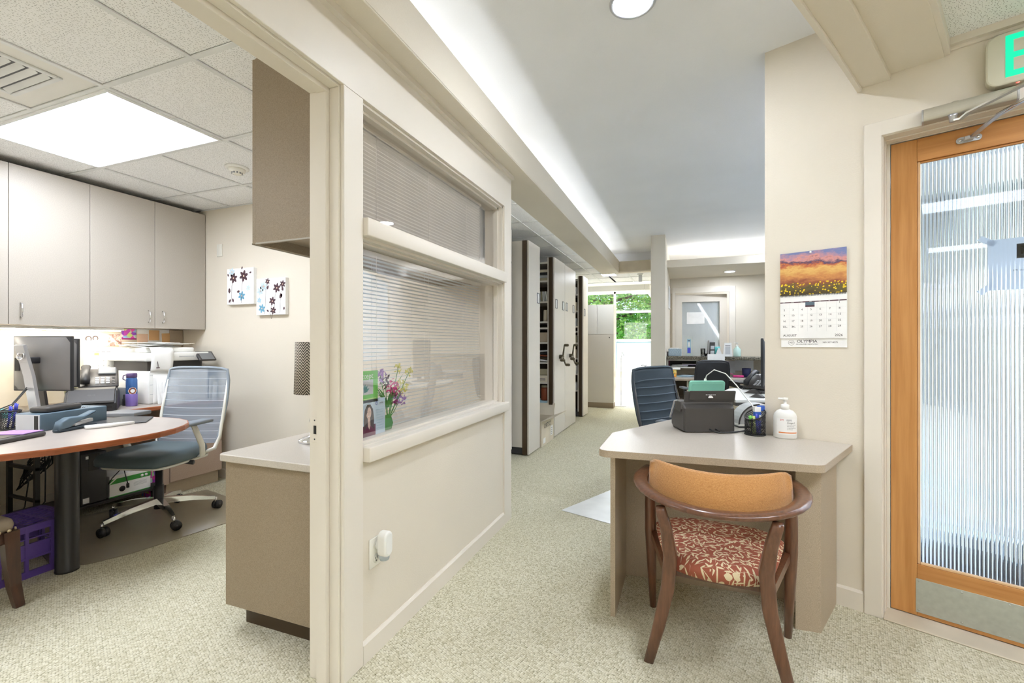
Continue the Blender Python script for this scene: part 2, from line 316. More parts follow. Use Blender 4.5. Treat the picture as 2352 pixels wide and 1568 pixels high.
def txt(mb, s, size, mat, T, ext=.0006, align='CENTER', mirror=False):
    """lettering as flat mesh, added to mb; T places the text plane (x right, y up)"""
    c = bpy.data.curves.new('lettering', 'FONT'); c.body = s; c.size = size; c.align_x = align; c.align_y = 'CENTER'; c.extrude = ext; c.resolution_u = 2
    o = bpy.data.objects.new('lettering', c); COL.objects.link(o); dg = bpy.context.evaluated_depsgraph_get(); me = o.evaluated_get(dg).to_mesh()
    vs = [v.co.copy() for v in me.vertices]; fs = [tuple(p.vertices) for p in me.polygons]
    if mirror: vs = [Vector((-v.x, v.y, v.z)) for v in vs]
    mb.add(vs, fs, mat, False, T); o.evaluated_get(dg).to_mesh_clear(); COL.objects.unlink(o); bpy.data.objects.remove(o); bpy.data.curves.remove(c)
def TR(loc, rx=0., ry=0., rz=0.): return Matrix.Translation(Vector(loc)) @ Matrix.Rotation(rz, 4, 'Z') @ Matrix.Rotation(ry, 4, 'Y') @ Matrix.Rotation(rx, 4, 'X')
def arc(cx, cy, r, a0, a1, n): return [(cx + r * math.cos(R(a0 + (a1 - a0) * k / n)), cy + r * math.sin(R(a0 + (a1 - a0) * k / n))) for k in range(n + 1)]
def rpoly(w, h, r, n=4):
    p = []
    for cx, cy, a in ((w / 2 - r, h / 2 - r, 0), (-w / 2 + r, h / 2 - r, 90), (-w / 2 + r, -h / 2 + r, 180), (w / 2 - r, -h / 2 + r, 270)): p += arc(cx, cy, r, a, a + 90, n)
    return p
FACE_X = Matrix(((0, 0, 1, 0), (1, 0, 0, 0), (0, 1, 0, 0), (0, 0, 0, 1)))        # plane x,y -> world y,z, facing +x
FACE_NY = Matrix(((1, 0, 0, 0), (0, 0, -1, 0), (0, 1, 0, 0), (0, 0, 0, 1)))       # plane x,y -> world x,z, facing -y
# ---------------------------------------------------------------- structure
ZL, ZH, ZO = 2.44, 2.70, 2.44                    # tile ceilings, hall ceiling
WM = TR((0.666, 2.524, 0), 0, 0, R(-22.5))       # right wall: x along the wall, y into it, z up
def wq(s, y, z=0.): return WM @ Vector((s, y, z))
# floors
struct('floor', MB().box(-8, 7, -3, 9.02, -.1, 0, 'carpet').box(-8, -1.5, 9.02, 12.75, -.1, 0, 'carpet'), 'grey green flecked loop carpet through the offices')
struct('floor_vinyl', MB().box(-1.5, 6, 9.02, 12.75, -.1, .002, 'vinyl'), 'white glossy floor under the far window')
# partition between the private office and the hall
mb = MB(); X0, X1 = -1.262, -1.14
mb.box(X0, X1, -2.6, .33, 0, 2.70, 'wall_paint').box(X0, X1, .33, 1.305, 2.15, 2.70, 'wall_paint')
mb.box(X0, X1, 1.305, 2.946, 0, .775, 'wall_paint').box(X0, X1, 1.305, 2.946, 2.125, 2.36, 'wall_paint')
mb.box(X0, X1, 1.305, 1.392, .775, 2.125, 'wall_paint').box(X0, X1, 2.824, 2.946, .775, 2.125, 'wall_paint')
struct('wall_left', mb, 'beige partition wall between the hall and the private office')
mb = MB(); mb.box(X1, -1.128, -2.6, 2.946, 2.128, 2.34, 'trim_paint'); mb.box(X1, -1.128, 1.292, 1.397, 0, 2.128, 'trim_paint', .003, 1)
mb.box(X1, -1.128, 2.822, 2.946, .0, 2.128, 'trim_paint'); mb.box(X1, -1.128, .225, .33, 0, 2.128, 'trim_paint', .003, 1)
struct('trim_1', mb, 'flat painted boards framing the doorway and interior window')
mb = MB()                                         # jambs and head of the doorway: casing edge, jamb, stop, rabbet
for sgn, yj in ((1, 1.292), (-1, .33)):
    a = lambda d: yj - sgn * d
    for x0, x1, d in ((-1.144, -1.1274, .0008), (-1.187, -1.144, .008), (-1.231, -1.187, .024), (-1.275, -1.231, .010)):
        mb.box(x0, x1, min(yj + sgn * .013, a(d)), max(yj + sgn * .013, a(d)), 0, 2.128 - d, 'trim_paint', .0018, 1)
for x0, x1, d in ((-1.144, -1.1274, .0006), (-1.187, -1.144, .008), (-1.231, -1.187, .024), (-1.275, -1.231, .010)):
    mb.box(x0, x1, .31, 1.305, 2.128 - d, 2.15, 'trim_paint', .0018, 1)
fr = struct('trim_2', mb, 'stepped painted door frame with a stop strip')
mb = MB().box(-1.2655, -1.2345, 1.2785, 1.2825, .855, .945, 'trim_paint', .001, 1).box(-1.252, -1.240, 1.2775, 1.281, .885, .915, 'black_plastic')
for zz in (.866, .934): mb.cyl((-1.248, 1.2778, zz), (-1.248, 1.280, zz), .003, 'dark_grey', 8)
obj('strike_plate', mb, fr, 'painted strike plate with dark latch slot')
# baseboards
def base(name, M0, x0, x1, y, lab, sg=-1):
    mb = MB(M0); mb.prism([(0, 0), (.012, 0), (.012, .072), (.004, .083), (0, .083)], x0, x1, 'trim_paint', T=Matrix(((0, 0, 1, 0), (sg, 0, 0, y), (0, 1, 0, 0), (0, 0, 0, 1))))
    return struct(name, mb, lab)
base('baseboard_left', Matrix.Translation((-1.14, 0, 0)) @ Matrix.Rotation(R(90), 4, 'Z'), 1.397, 2.95, 0, 'painted baseboard below the interior window')
# interior window 1
w = thing('window_1', None, None, kind='structure'); w['label'] = 'interior window with two blinds panes in a stepped painted frame'
mb = MB()
for x0, x1, d in ((-1.170, -1.142, .012), (-1.262, -1.170, .024)):
    mb.box(x0, x1, 1.394, 1.397 + d, .82, 2.126, 'trim_paint').box(x0, x1, 2.822 - d, 2.826, .82, 2.126, 'trim_paint').box(x0, x1, 1.397, 2.822, 2.128 - d, 2.13, 'trim_paint')
    mb.box(x0, x1, 1.397, 2.822, .80, .815 + d * .7, 'trim_paint').box(x0, x1, 1.397, 2.822, 1.612 - d * .6, 1.68 + d * .25, 'trim_paint')
obj('frame', mb, w)
obj('meeting_rail', MB().box(-1.20, -1.108, 1.398, 2.818, 1.616, 1.684, 'trim_paint', .004, 2), w)
obj('sill', MB().box(-1.20, -1.100, 1.3985, 2.846, .764, .820, 'trim_paint', .004, 2), w)
obj('pane', MB().box(-1.203, -1.199, 1.421, 2.798, .830, 1.603, 'pane_glass'), w); obj('pane', MB().box(-1.203, -1.199, 1.421, 2.798, 1.685, 2.104, 'pane_glass'), w)
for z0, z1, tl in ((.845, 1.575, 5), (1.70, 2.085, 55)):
    zz = z0; first = None
    while zz < z1:
        if first is None:
            mb = MB(); c, s_ = math.cos(R(tl)), math.sin(R(tl))
            pf = [(-.0105, -.0006), (0, .0018), (.0105, -.0006), (.0105, -.0012), (0, .0010), (-.0105, -.0012)]
            vs = [(u * c - q * s_, y, u * s_ + q * c) for y in (1.425, 2.655) for u, q in pf]
            mb.add(vs, [(0, 1, 7, 6), (1, 2, 8, 7), (2, 3, 9, 8), (3, 4, 10, 9), (4, 5, 11, 10), (5, 0, 6, 11), (5, 4, 3, 2, 1, 0), (6, 7, 8, 9, 10, 11)], 'slat_reflect_blue' if z0 < 1 else 'slat'); first = obj('slat', mb, w); o = first  # lower slats coloured bluish to paint in the reflection on the pane
        else: o = first.copy(); COL.objects.link(o)
        o.location = (-1.238, 0, zz); zz += .0164
    obj('head_rail', MB().box(-1.252, -1.224, 1.44, 2.66, z1 + .004, z1 + .022, 'slat', .002, 1), w)
    mb = MB()
    for yy in (1.60, 2.02, 2.45, 2.64): mb.cyl((-1.226, yy, z0), (-1.226, yy, z1 + .01), .0009, 'slat', 5); mb.cyl((-1.250, yy, z0), (-1.250, yy, z1 + .01), .0009, 'slat', 5)
    obj('ladder_cord', mb, w)
# the ledge and the fascia (a light cove) along the hall
mb = MB(); mb.box(-1.30, -1.005, -2.6, 7.66, 2.365, 2.385, 'wall_paint').box(-1.02, -1.005, -2.6, 7.66, 2.385, 2.55, 'wall_paint')
mb.box(-1.005, -.444, 7.54, 7.66, 2.365, 2.385, 'wall_paint').box(-1.005, -.444, 7.54, 7.556, 2.385, 2.545, 'panel_beige')
mb.box(-1.14, -1.105, -2.6, 2.946, 2.34, 2.366, 'trim_paint').box(-1.055, -1.006, -2.6, 7.54, 2.357, 2.366, 'wall_paint', .002, 1)
struct('beam_hall', mb, 'beige ledge with a low fascia running down the hall ceiling')
# ceilings
struct('ceiling', MB().box(-1.42, 7.2, -2.6, 8.75, ZH, ZH + .1, 'ceiling_paint').box(-1.40, -1.36, -2.6, 7.75, 2.46, ZH, 'ceiling_paint').box(-1.36, -.44, 7.70, 7.74, 2.43, ZH, 'ceiling_paint'), 'plain white textured hall ceiling')
def tile_ceiling(name, xs, ys, z, lab, skip=(), M0=None):
    root = thing(name, None, None, kind='structure'); root['label'] = lab
    if M0 is not None: root.matrix_world = M0
    mb = MB(); x0, x1, y0, y1 = xs[0], xs[-1], ys[0], ys[-1]
    for x in xs: mb.box(x - .012, x + .012, y0, y1, z - .006, z, 'grid_white')
    for k in range(len(xs) - 1):
        for y in ys: mb.box(xs[k] + .012, xs[k + 1] - .012, y - .012, y + .012, z - .0055, z, 'grid_white')
    obj('grid', mb, root); me = {}
    for i in range(len(xs) - 1):
        for j in range(len(ys) - 1):
            if (i, j) in skip: continue
            a, b = xs[i + 1] - xs[i] - .026, ys[j + 1] - ys[j] - .026; key = (round(a, 3), round(b, 3)); c = ((xs[i] + xs[i + 1]) / 2, (ys[j] + ys[j + 1]) / 2, z)
            if key not in me: o = obj('tile', MB().box(-a / 2, a / 2, -b / 2, b / 2, .001, .014, 'acoustic_tile'), root); me[key] = o
            else: o = me[key].copy(); COL.objects.link(o)
            o.location = c; o.rotation_euler.z = random.choice((0, math.pi))
    obj('deck', MB().box(x0, x1, y0, y1, z + .10, z + .12, 'white_paint'), root); return root
xs = [-4.46, -3.813, -3.204, -2.594, -1.985, -1.375, -1.262]; ys = [-1.6, -1.102, -.492, .117, .727, 1.337, 1.947, 2.556, 2.92]
tile_ceiling('ceiling_left', xs, ys, ZL, 'speckled acoustic tile ceiling of the private office', {(1, 5), (2, 5), (2, 4), (1, 2), (2, 2)})
xs = [-4.2, -3.39, -2.78, -2.17, -1.56, -1.3]; ys = [3.04] + [3.13 + .61 * k for k in range(11)]
tile_ceiling('ceiling_file', xs, ys, ZL, 'acoustic tile ceiling above the file shelving')
tile_ceiling('ceiling_back', [-1.3, -.95, -.44], [7.76, 8.01, 8.62, 9.23], ZL, 'acoustic tile strip before the far window')
struct('ceiling_far', MB().box(-4.2, -.44, 9.23, 12.7, 2.80, 2.9, 'white_paint').box(-4.2, -.44, 9.23, 9.28, 2.44, 2.8, 'olive'), 'white ceiling by the far window')
# office walls
mb = MB().box(-4.58, -1.19, 2.92, 3.04, 0, 2.70, 'wall_paint'); struct('wall_office_back', mb, 'beige back wall of the private office')
struct('wall_office_side', MB().box(-4.58, -4.46, -1.7, 2.92, 0, 2.70, 'wall_paint'), 'beige wall behind the credenza')
struct('wall_office_rear', MB().box(-4.58, -1.262, -1.72, -1.6, 0, 2.70, 'wall_paint'), 'rear wall of the private office')
base('baseboard_office', Matrix.Identity(4), -4.46, -1.85, 2.92, 'painted baseboard on the office back wall')
base('baseboard_office_side', Matrix.Translation((-4.46, 0, 0)) @ Matrix.Rotation(R(90), 4, 'Z'), -1.6, 2.3, 0, 'painted baseboard behind the desk', -1)
# right wall with the glazed door
mb = MB(WM); mb.box(-.308, .150, 0, .15, 0, ZH, 'wall_paint').box(.150, 1.115, 0, .15, 2.13, ZH, 'wall_paint').box(1.115, 2.9, 0, .15, 0, ZH, 'wall_paint')
struct('wall_right', mb, 'textured beige wall with the calendar and the glazed door')
mb = MB(WM); mb.prism([(0, 0), (.012, 0), (.012, .082), (.005, .092), (0, .092)], -.308, .096, 'trim_paint', T=Matrix(((0, 0, 1, 0), (-1, 0, 0, 0), (0, 1, 0, 0), (0, 0, 0, 1))))
struct('baseboard_right', mb, 'painted baseboard beside the glazed door')
mb = MB(WM)
mb.box(.097, .160, -.016, 0, 0, 2.1895, 'trim_paint', .002, 1).box(1.105, 1.17, -.016, 0, 0, 2.1895, 'trim_paint', .002, 1).box(.0975, 1.1695, -.0158, 0, 2.125, 2.19, 'trim_paint', .002, 1)
for s0, y0, y1, zt in ((.165, -.004, .05, 2.122), (.170, .05, .098, 2.118), (.158, -.010, .004, 2.124)):
    mb.box(.140, s0, y0, y1, 0, 2.13, 'trim_paint', .0015, 1).box(1.27 - s0, 1.12, y0, y1, 0, 2.13, 'trim_paint', .0015, 1).box(.15, 1.115, y0, y1, zt, 2.14, 'trim_paint', .0015, 1)
mb.box(.14, .181, .098, .15, 0, 2.13, 'trim_paint').box(1.103, 1.12, .098, .15, 0, 2.13, 'trim_paint').box(.15, 1.115, .098, .15, 2.116, 2.14, 'trim_paint')
struct('trim_3', mb, 'painted stepped casing of the glazed door')
d = thing('door_1', None, None, kind='structure'); d['label'] = 'honey wood door with fluted glass and steel kick plate'; d.matrix_world = WM
obj('stile', MB().box(.183, .272, .10, .145, .012, 2.112, 'door_wood', .0015, 1), d); obj('stile', MB().box(1.011, 1.10, .10, .145, .012, 2.112, 'door_wood', .0015, 1), d)
obj('rail', MB().box(.2725, 1.0105, .1005, .1445, 2.013, 2.112, 'door_wood_h', .001, 1), d); obj('rail', MB().box(.2725, 1.0105, .1005, .1445, .012, .237, 'door_wood_h', .001, 1), d)
mb = MB(); mb.box(.2725, .283, .108, .14, .237, 2.013, 'light_bead', .002, 1).box(1.0, 1.0105, .108, .14, .237, 2.013, 'light_bead', .002, 1).box(.283, 1.0, .108, .14, 2.004, 2.013, 'door_wood_h', .002, 1).box(.283, 1.0, .104, .14, .237, .247, 'light_bead', .002, 1)
obj('glazing_bead', mb, d)
nf, sg = 58, 8; prof = []
for k in range(nf * sg + 1): prof.append((.283 + .717 * k / (nf * sg), .1185 - .0017 * abs(math.sin(math.pi * k / sg))))
mb = MB(); mb.add([(x, y, z) for z in (.247, 2.004) for x, y in prof], [(k, k + 1, len(prof) + k + 1, len(prof) + k) for k in range(len(prof) - 1)], 'fluted_glass', True)
mb.add([(x, .1235, z) for z in (.247, 2.004) for x in (.283, 1.0)], [(1, 0, 2, 3)], 'fluted_glass')
mb.add([(.283, .1185, .247), (.283, .1235, .247), (.283, .1235, 2.004), (.283, .1185, 2.004)], [(0, 1, 2, 3)], 'fluted_glass'); mb.add([(1., .1185, .247), (1., .1235, .247), (1., .1235, 2.004), (1., .1185, 2.004)], [(3, 2, 1, 0)], 'fluted_glass')
n_ = len(prof); mb.add([(x, y, .247) for x, y in prof] + [(.283, .1235, .247), (1.0, .1235, .247)], [tuple(range(n_)) + (n_ + 1, n_)], 'fluted_glass'); mb.add([(x, y, 2.004) for x, y in prof] + [(.283, .1235, 2.004), (1.0, .1235, 2.004)], [(n_, n_ + 1) + tuple(range(n_))[::-1]], 'fluted_glass')
obj('fluted_pane', mb, d)
kp = obj('kick_plate', MB().box(.268, 1.02, .0975, .0995, .028, .176, 'steel', .0006, 1), d, 'brushed steel kick plate')
for s in (.278, .413, .549, .68, .81, .95):
    for zz in (.04, .166): obj('screw', MB().ball((s, .097, zz), (.004, .0018, .004), 'steel', 8), kp)
struct('trim_4', MB(WM).box(.165, 1.105, -.02, .16, 0, .008, 'panel_beige', .003, 1), 'beige threshold strip under the glazed door')
# curved soffit over the entry, and the entry tile
def s1(n): return .072 - .085 * n - .016 * n * n
def band(mb, o0, o1, z0, z1, mat, nmax=3.4, K=26):
    P = [(-n, n) for n in (nmax * k / K for k in range(K + 1))]
    for k in range(K):
        (ya, na), (yb, nb) = P[k], P[k + 1]
        vs = [(s1(na) + o0, ya, z0), (s1(na) + o1, ya, z0), (s1(nb) + o1, yb, z0), (s1(nb) + o0, yb, z0)]; vs += [(x, y, z1) for x, y, _ in vs]
        mb.add(vs, [(0, 1, 2, 3), (4, 7, 6, 5), (0, 4, 5, 1), (2, 6, 7, 3), (0, 3, 7, 4), (1, 5, 6, 2)], mat)
mb = MB(WM); band(mb, 0, .017, 2.351, ZH, 'trim_paint'); band(mb, .017, .117, 2.366, ZH, 'wall_paint'); band(mb, .117, .288, 2.390, ZH, 'wall_paint'); band(mb, .288, .306, 2.395, 2.46, 'trim_paint')
struct('beam_soffit', mb, 'curved stepped beige soffit over the entry')
root = thing('ceiling_entry', None, None, kind='structure'); root['label'] = 'speckled acoustic tile ceiling over the entry'; root.matrix_world = WM
for j in range(5):
    n0, n1 = .03 + .6 * j, .03 + .6 * (j + 1); pts = [(s1(n0 + (n1 - n0) * k / 6) + .30, -(n0 + (n1 - n0) * k / 6)) for k in range(7)]
    obj('tile', MB().prism(pts + [(.95, -n1 + .004), (.95, -n0)], 2.446, 2.46, 'acoustic_tile'), root)
    for i in range(3):
        if not (i == 1 and j in (1, 2)): obj('tile', MB().box(.956 + .6 * i, 1.55 + .6 * i, -n1 + .004, -n0, 2.446, 2.46, 'acoustic_tile'), root)
obj('deck', MB().box(.1, 2.9, -3.1, 0, 2.56, 2.58, 'white_paint'), root)
mb = MB(WM); mb.box(.36, 2.9, -.034, 0, 2.418, 2.45, 'trim_paint').box(.36, 2.9, -.012, 0, 2.405, 2.42, 'trim_paint', .002, 1); struct('trim_5', mb, 'beige wall moulding under the entry tiles')
# far rooms
struct('column_hall', MB().box(-.444, -.256, 6.55, 12.6, 0, ZH, 'wall_paint'), 'narrow beige wall end between the hall and the reception')
mb = MB(); y = 12.6
mb.box(-4.3, -2.95, y, y + .15, 0, 2.9, 'white_paint').box(-2.95, -.60, y, y + .15, 0, .50, 'white_paint').box(-2.95, -.60, y, y + .15, 2.62, 2.9, 'white_paint').box(-.60, -.26, y, y + .15, 0, 2.9, 'white_paint')
mb.box(-4.3, -.26, y - .012, y, 0, .14, 'light_grey')
struct('wall_far', mb, 'white wall around the far window')
struct('wall_file', MB().box(-4.32, -4.2, 3.04, 12.75, 0, 2.9, 'wall_paint'), 'wall behind the file shelving')
w = thing('window_2', None, None, kind='structure'); w['label'] = 'large far window with green trees outside and frosted lower panes'
mb = MB()
for zz in (.50, 1.30, 2.07, 2.60): mb.box(-2.95, -.60, y + .02, y + .08, zz - .03, zz + .03, 'white_paint')
for xx in (-2.95, -1.80, -.62): mb.box(xx - .03, xx + .03, y + .02, y + .08, .5, 2.62, 'white_paint')
obj('frame', mb, w); obj('sill', MB().box(-3.0, -.60, y - .12, y + .02, .455, .50, 'white_paint', .006), w)
for xa, xb in ((-2.92, -1.83), (-1.77, -.65)):
    obj('frosted_pane', MB().box(xa, xb, y + .045, y + .051, .53, 1.27, 'frosted_glass'), w)
    obj('pane', MB().box(xa, xb, y + .045, y + .051, 1.33, 2.04, 'pane_glass'), w); obj('pane', MB().box(xa, xb, y + .045, y + .051, 2.10, 2.57, 'pane_glass'), w)
mb = MB().box(-.256, 4.4, 8.6, 8.75, 2.13, 2.75, 'wall_paint').box(.735, 4.4, 8.6, 8.75, 0, 2.13, 'wall_paint').box(-.256, -.215, 8.6, 8.75, 0, 2.13, 'wall_paint'); struct('wall_reception', mb, 'pale reception wall with a ribbed glass door')
struct('beam_reception', MB().box(-.256, 3.6, 7.30, 8.6, 2.365, 2.385, 'wall_paint').box(-.256, 3.6, 7.30, 7.315, 2.385, 2.475, 'wall_paint'), 'dropped soffit with a light cove over the reception')
w = struct('window_4', MB(WM).box(.02, .06, 1.2, 1.25, .9, 2.3, 'trim_paint').box(.02, .06, 2.75, 2.8, .9, 2.3, 'trim_paint').box(.02, .06, 4.35, 4.4, .9, 2.3, 'trim_paint').box(.02, .06, 1.25, 4.35, .9, .95, 'trim_paint').box(.02, .06, 1.25, 4.35, 2.25, 2.3, 'trim_paint'), 'glazed panel between the workstation and the waiting room'); obj('pane', MB(WM).box(.036, .042, 1.25, 4.35, .95, 2.25, 'frosted_glass'), w)
struct('wall_side', MB(WM).box(.0, .08, .15, 1.2, 0, ZH - .001, 'ceiling_paint').box(.0, .08, 4.4, 6.3, 0, ZH - .001, 'ceiling_paint').box(.0, .08, 1.2, 4.4, 0, .9, 'ceiling_paint').box(.0, .08, 1.2, 4.4, 2.3, ZH - .001, 'ceiling_paint'), 'wall between the reception and the waiting room')
struct('wall_corridor', MB().box(-.256, 3, 10.3, 10.4, 0, 2.75, 'wall_paint').box(3, 3.1, 8.75, 10.4, 0, 2.75, 'wall_paint').box(-.256, 3.1, 8.75, 10.4, 2.75, 2.8, 'white_paint'), 'corridor wall behind the reception door'); struct('wall_rear', MB().box(-1.3, 6, -2.7, -2.6, 0, 2.75, 'wall_paint'), 'wall behind the entry'); struct('wall_entry', MB(WM).box(2.9, 3.0, -5.5, .15, 0, 2.75, 'wall_paint'), 'end wall of the entry')
mb = MB(); mb.box(-.215, -.17, 8.56, 8.60, 0, 2.20, 'trim_paint').box(.70, .80, 8.575, 8.60, 0, 2.20, 'trim_paint', .003, 1).box(-.24, .80, 8.577, 8.60, 2.10, 2.20, 'trim_paint', .003, 1); struct('trim_6', mb, 'painted casing of the reception door')
d = thing('door_2', None, None, (-.17, 8.62, 0), R(9), kind='structure'); d['label'] = 'pale door with ribbed glass standing ajar behind the reception counter'
mb = MB().box(0, .12, 0, .045, .01, 2.08, 'trim_paint').box(.74, .86, 0, .045, .01, 2.08, 'trim_paint').box(.12, .74, 0, .045, 1.95, 2.08, 'trim_paint').box(.12, .74, 0, .045, .01, .28, 'trim_paint'); obj('frame', mb, d)
mb = MB(); mb.grid(lambda u, v: (.12 + .62 * u, .02 - .002 * abs(math.sin(u * 40 * math.pi)), .28 + 1.67 * v), 200, 1, 'frosted_glass', thick=.004); obj('ribbed_pane', mb, d)
# waiting room beyond the glazed door
mb = MB(WM).box(.08, 6, 6.3, 6.4, 0, .35, 'white_paint').box(.08, 6, 6.3, 6.4, 1.95, 2.3, 'olive').box(.08, 6, 6.3, 6.4, 2.3, 3.3, 'ceiling_paint').box(6, 6.1, .15, 6.4, 0, 3.3, 'white_paint'); struct('wall_waiting', mb, 'far wall of the waiting room with a wide window')
mb = MB(WM)
for s in (.1, 1.6, 3.1, 4.6, 5.95): mb.box(s - .03, s + .03, 6.32, 6.38, .35, 1.95, 'white_paint')
mb.box(.08, 6, 6.32, 6.38, .35, .40, 'white_paint').box(.08, 6, 6.32, 6.38, 1.20, 1.25, 'light_grey').box(.08, 6, 6.32, 6.38, 1.9, 1.95, 'dark_grey'); w = struct('window_3', mb, 'waiting room windows seen through the fluted glass')
obj('pane', MB(WM).box(.1, 5.95, 6.345, 6.35, .4, 1.9, 'pane_glass'), w)
struct('ceiling_waiting', MB(WM).box(.08, 6.1, .15, 6.4, 2.67, 2.69, 'ceiling_paint'), 'pale ceiling of the waiting room')
struct('floor_waiting', MB(WM).box(.08, 6, .16, 6.3, 0, .004, 'grey_carpet'), 'grey carpet of the waiting room')
# ---------------------------------------------------------------- lamps
def troffer(cx, cy, z, lx, ly, label, lens='troffer_lens', M0=None):
    t = thing('ceiling_troffer', label, 'ceiling light', (cx, cy, z)); 
    if M0 is not None: t.matrix_world = M0 @ Matrix.Translation((cx, cy, z))
    a, b = lx / 2, ly / 2; mb = MB(); f = .022
    mb.box(-a, a, -b, -b + f, -.013, .03, 'grid_white', .003, 1).box(-a, a, b - f, b, -.013, .03, 'grid_white', .003, 1).box(-a, -a + f, -b + f, b - f, -.013, .03, 'grid_white', .003, 1).box(a - f, a, -b + f, b - f, -.013, .03, 'grid_white', .003, 1).box(-a, a, -b, b, .03, .04, 'grid_white')
    obj('frame', mb, t); obj('lens', MB().box(-a + f, a - f, -b + f, b - f, -.0105, -.0075, lens), t); return t
troffer(-3.2035, 1.642, ZL, 1.205, .596, 'lit fluorescent ceiling panel in the private office tiles')
troffer(-3.2035, -.1875, ZL, 1.205, .596, 'unseen fill panel added further back in the private office ceiling')  # out of view, added to light the office
troffer(1.25, -2.45, 2.446, .56, 1.0, 'second unseen fill panel added in the entry ceiling far behind the viewer', 'entry_fill_lens', WM)  # unseen panel, added for soft frontal fill
troffer(1.25, -.95, 2.446, .56, 1.2, 'unseen fill panel added in the entry ceiling behind the viewer', 'entry_fill_lens', WM)  # also unseen and added as frontal fill
for k, (x, y, z, r, lab) in enumerate(((-.215, 2.045, ZH, .098, 'round downlight in the high white hall ceiling'), (.665, 8.05, 2.365, .085, 'small round downlight in the reception soffit'), (-.2, .55, ZH, .098, 'unseen fill downlight added in the hall ceiling above the viewer'), (.0, -.6, ZH, .098, 'unseen fill downlight added in the hall ceiling right behind the viewer'), (-.215, -1.6, ZH, .098, 'unseen fill downlight added in the hall ceiling at the entry end'), (.86, 3.45, ZH, .098, 'unseen fill downlight added behind the calendar wall on the workstation side'), (1.05, 4.7, ZH, .098, 'unseen fill downlight added above the hidden part of the workstation'), (1.25, 5.9, ZH, .098, 'unseen fill downlight added between the workstation and the reception'), (1.35, 7.0, ZH, .098, 'unseen fill downlight added before the reception soffit'))):  # all after the first two are unseen, added to brighten the rooms
    t = thing('downlight', lab, 'ceiling light', (x, y, z))
    obj('trim_ring', MB().lathe([(r * .84, .0), (r * .86, -.006), (r, -.006), (r * 1.03, -.001), (r * 1.03, .0)], 'silver', 36), t)
    obj('lens', MB().lathe([(0, -.002), (r * .84, -.003), (r * .85, -.0005)], 'down_lens', 32), t)
def cove(p, q, label, lamp='cove_tube'):
    t = thing('cove_lamp', label, 'light strip', p); v = Vector(q) - Vector(p)
    obj('tube', MB().cyl((0, 0, .02), v + Vector((0, 0, .02)), .016, lamp, 8), t); mb = MB(); n = v.normalized(); s_ = n.cross(Vector((0, 0, 1))) * .025
    mb.tube([(0, 0, 0), v], 1, 'white_plastic', sec=[(-.025, -.004), (.025, -.004), (.025, .004), (-.025, .004)], smooth=False); obj('batten', mb, t)
cove((-1.20, -2.4, 2.391), (-1.20, 7.4, 2.391), 'long light strip hidden behind the hall fascia')
cove((-.1, 7.75, 2.391), (3.4, 7.75, 2.391), 'light strip hidden on top of the reception soffit', 'cove2_tube')
def surface_light(cx, cy, z, lx, ly, label, lens='corridor_fill_lens'):
    t = thing('ceiling_troffer', label, 'ceiling light', (cx, cy, z)); a, b = lx / 2, ly / 2
    obj('frame', MB().box(-a, a, -b, b, -.012, -.0005, 'grid_white', .003, 1), t); obj('lens', MB().box(-a + .02, a - .02, -b + .02, b - .02, -.016, -.0125, lens), t); return t
surface_light(-1.26, 8.1, 2.434, .26, .26, 'bright square panel in the tiles before the far window', 'far_lens')
surface_light(-2.6, 10.9, 2.80, 1.2, .6, 'unseen fill panel added to the far room ceiling left of the window bar', 'far_lens'); surface_light(-1.3, 10.9, 2.80, .6, 1.2, 'unseen fill panel added to the far room ceiling right of the window bar', 'far_lens')  # both out of sight, added to brighten the far end of the hall
surface_light(1.2, 9.5, 2.75, .6, .6, 'unseen fill panel added to the corridor behind the reception door')  # added so the corridor behind the glass is not dark
t = thing('smoke_detector', 'white round smoke detector on an office ceiling tile', 'smoke detector', (-2.93, 2.289, ZL + .001))
obj('base', MB().lathe([(0, 0), (.075, 0), (.075, -.008), (.06, -.013), (0, -.013)], 'white_plastic', 28), t); obj('sensor', MB().lathe([(.055, -.013), (.05, -.03), (.03, -.036), (.03, -.046), (.022, -.05), (0, -.05)], 'cream_plastic', 24), t)
mb = MB()
for k in range(10): a = k * math.pi / 5; mb.box(.028, .034, -.004, .004, -.046, -.036, 'mid_grey', T=Matrix.Rotation(a, 4, 'Z'))
obj('vent_slot', mb, t)
t = thing('air_diffuser', 'white blank ceiling panel with a louvred air vent', 'air vent', (-2.899, 1.032, ZL))
obj('panel', MB().box(-.292, .292, -.292, .292, .001, .012, 'white_paint'), t)
mb = MB(); 
for a, b, c, d_ in ((-.20, .20, -.2, -.178), (-.20, .20, .178, .2), (-.2, -.178, -.178, .178), (.178, .2, -.178, .178)): mb.box(a, b, c, d_, -.008, .001, 'grid_white', .002, 1)
fr = obj('vent_frame', mb, t); obj('dark_duct', MB().box(-.178, .178, -.178, .178, -.0005, .0008, 'dark_grey'), t)
for k in range(8): obj('louvre', MB().box(-.176, .176, -.016, .016, -.001, .001, 'grid_white', T=TR((0, -.155 + .044 * k, -.005), R(-28))), fr)

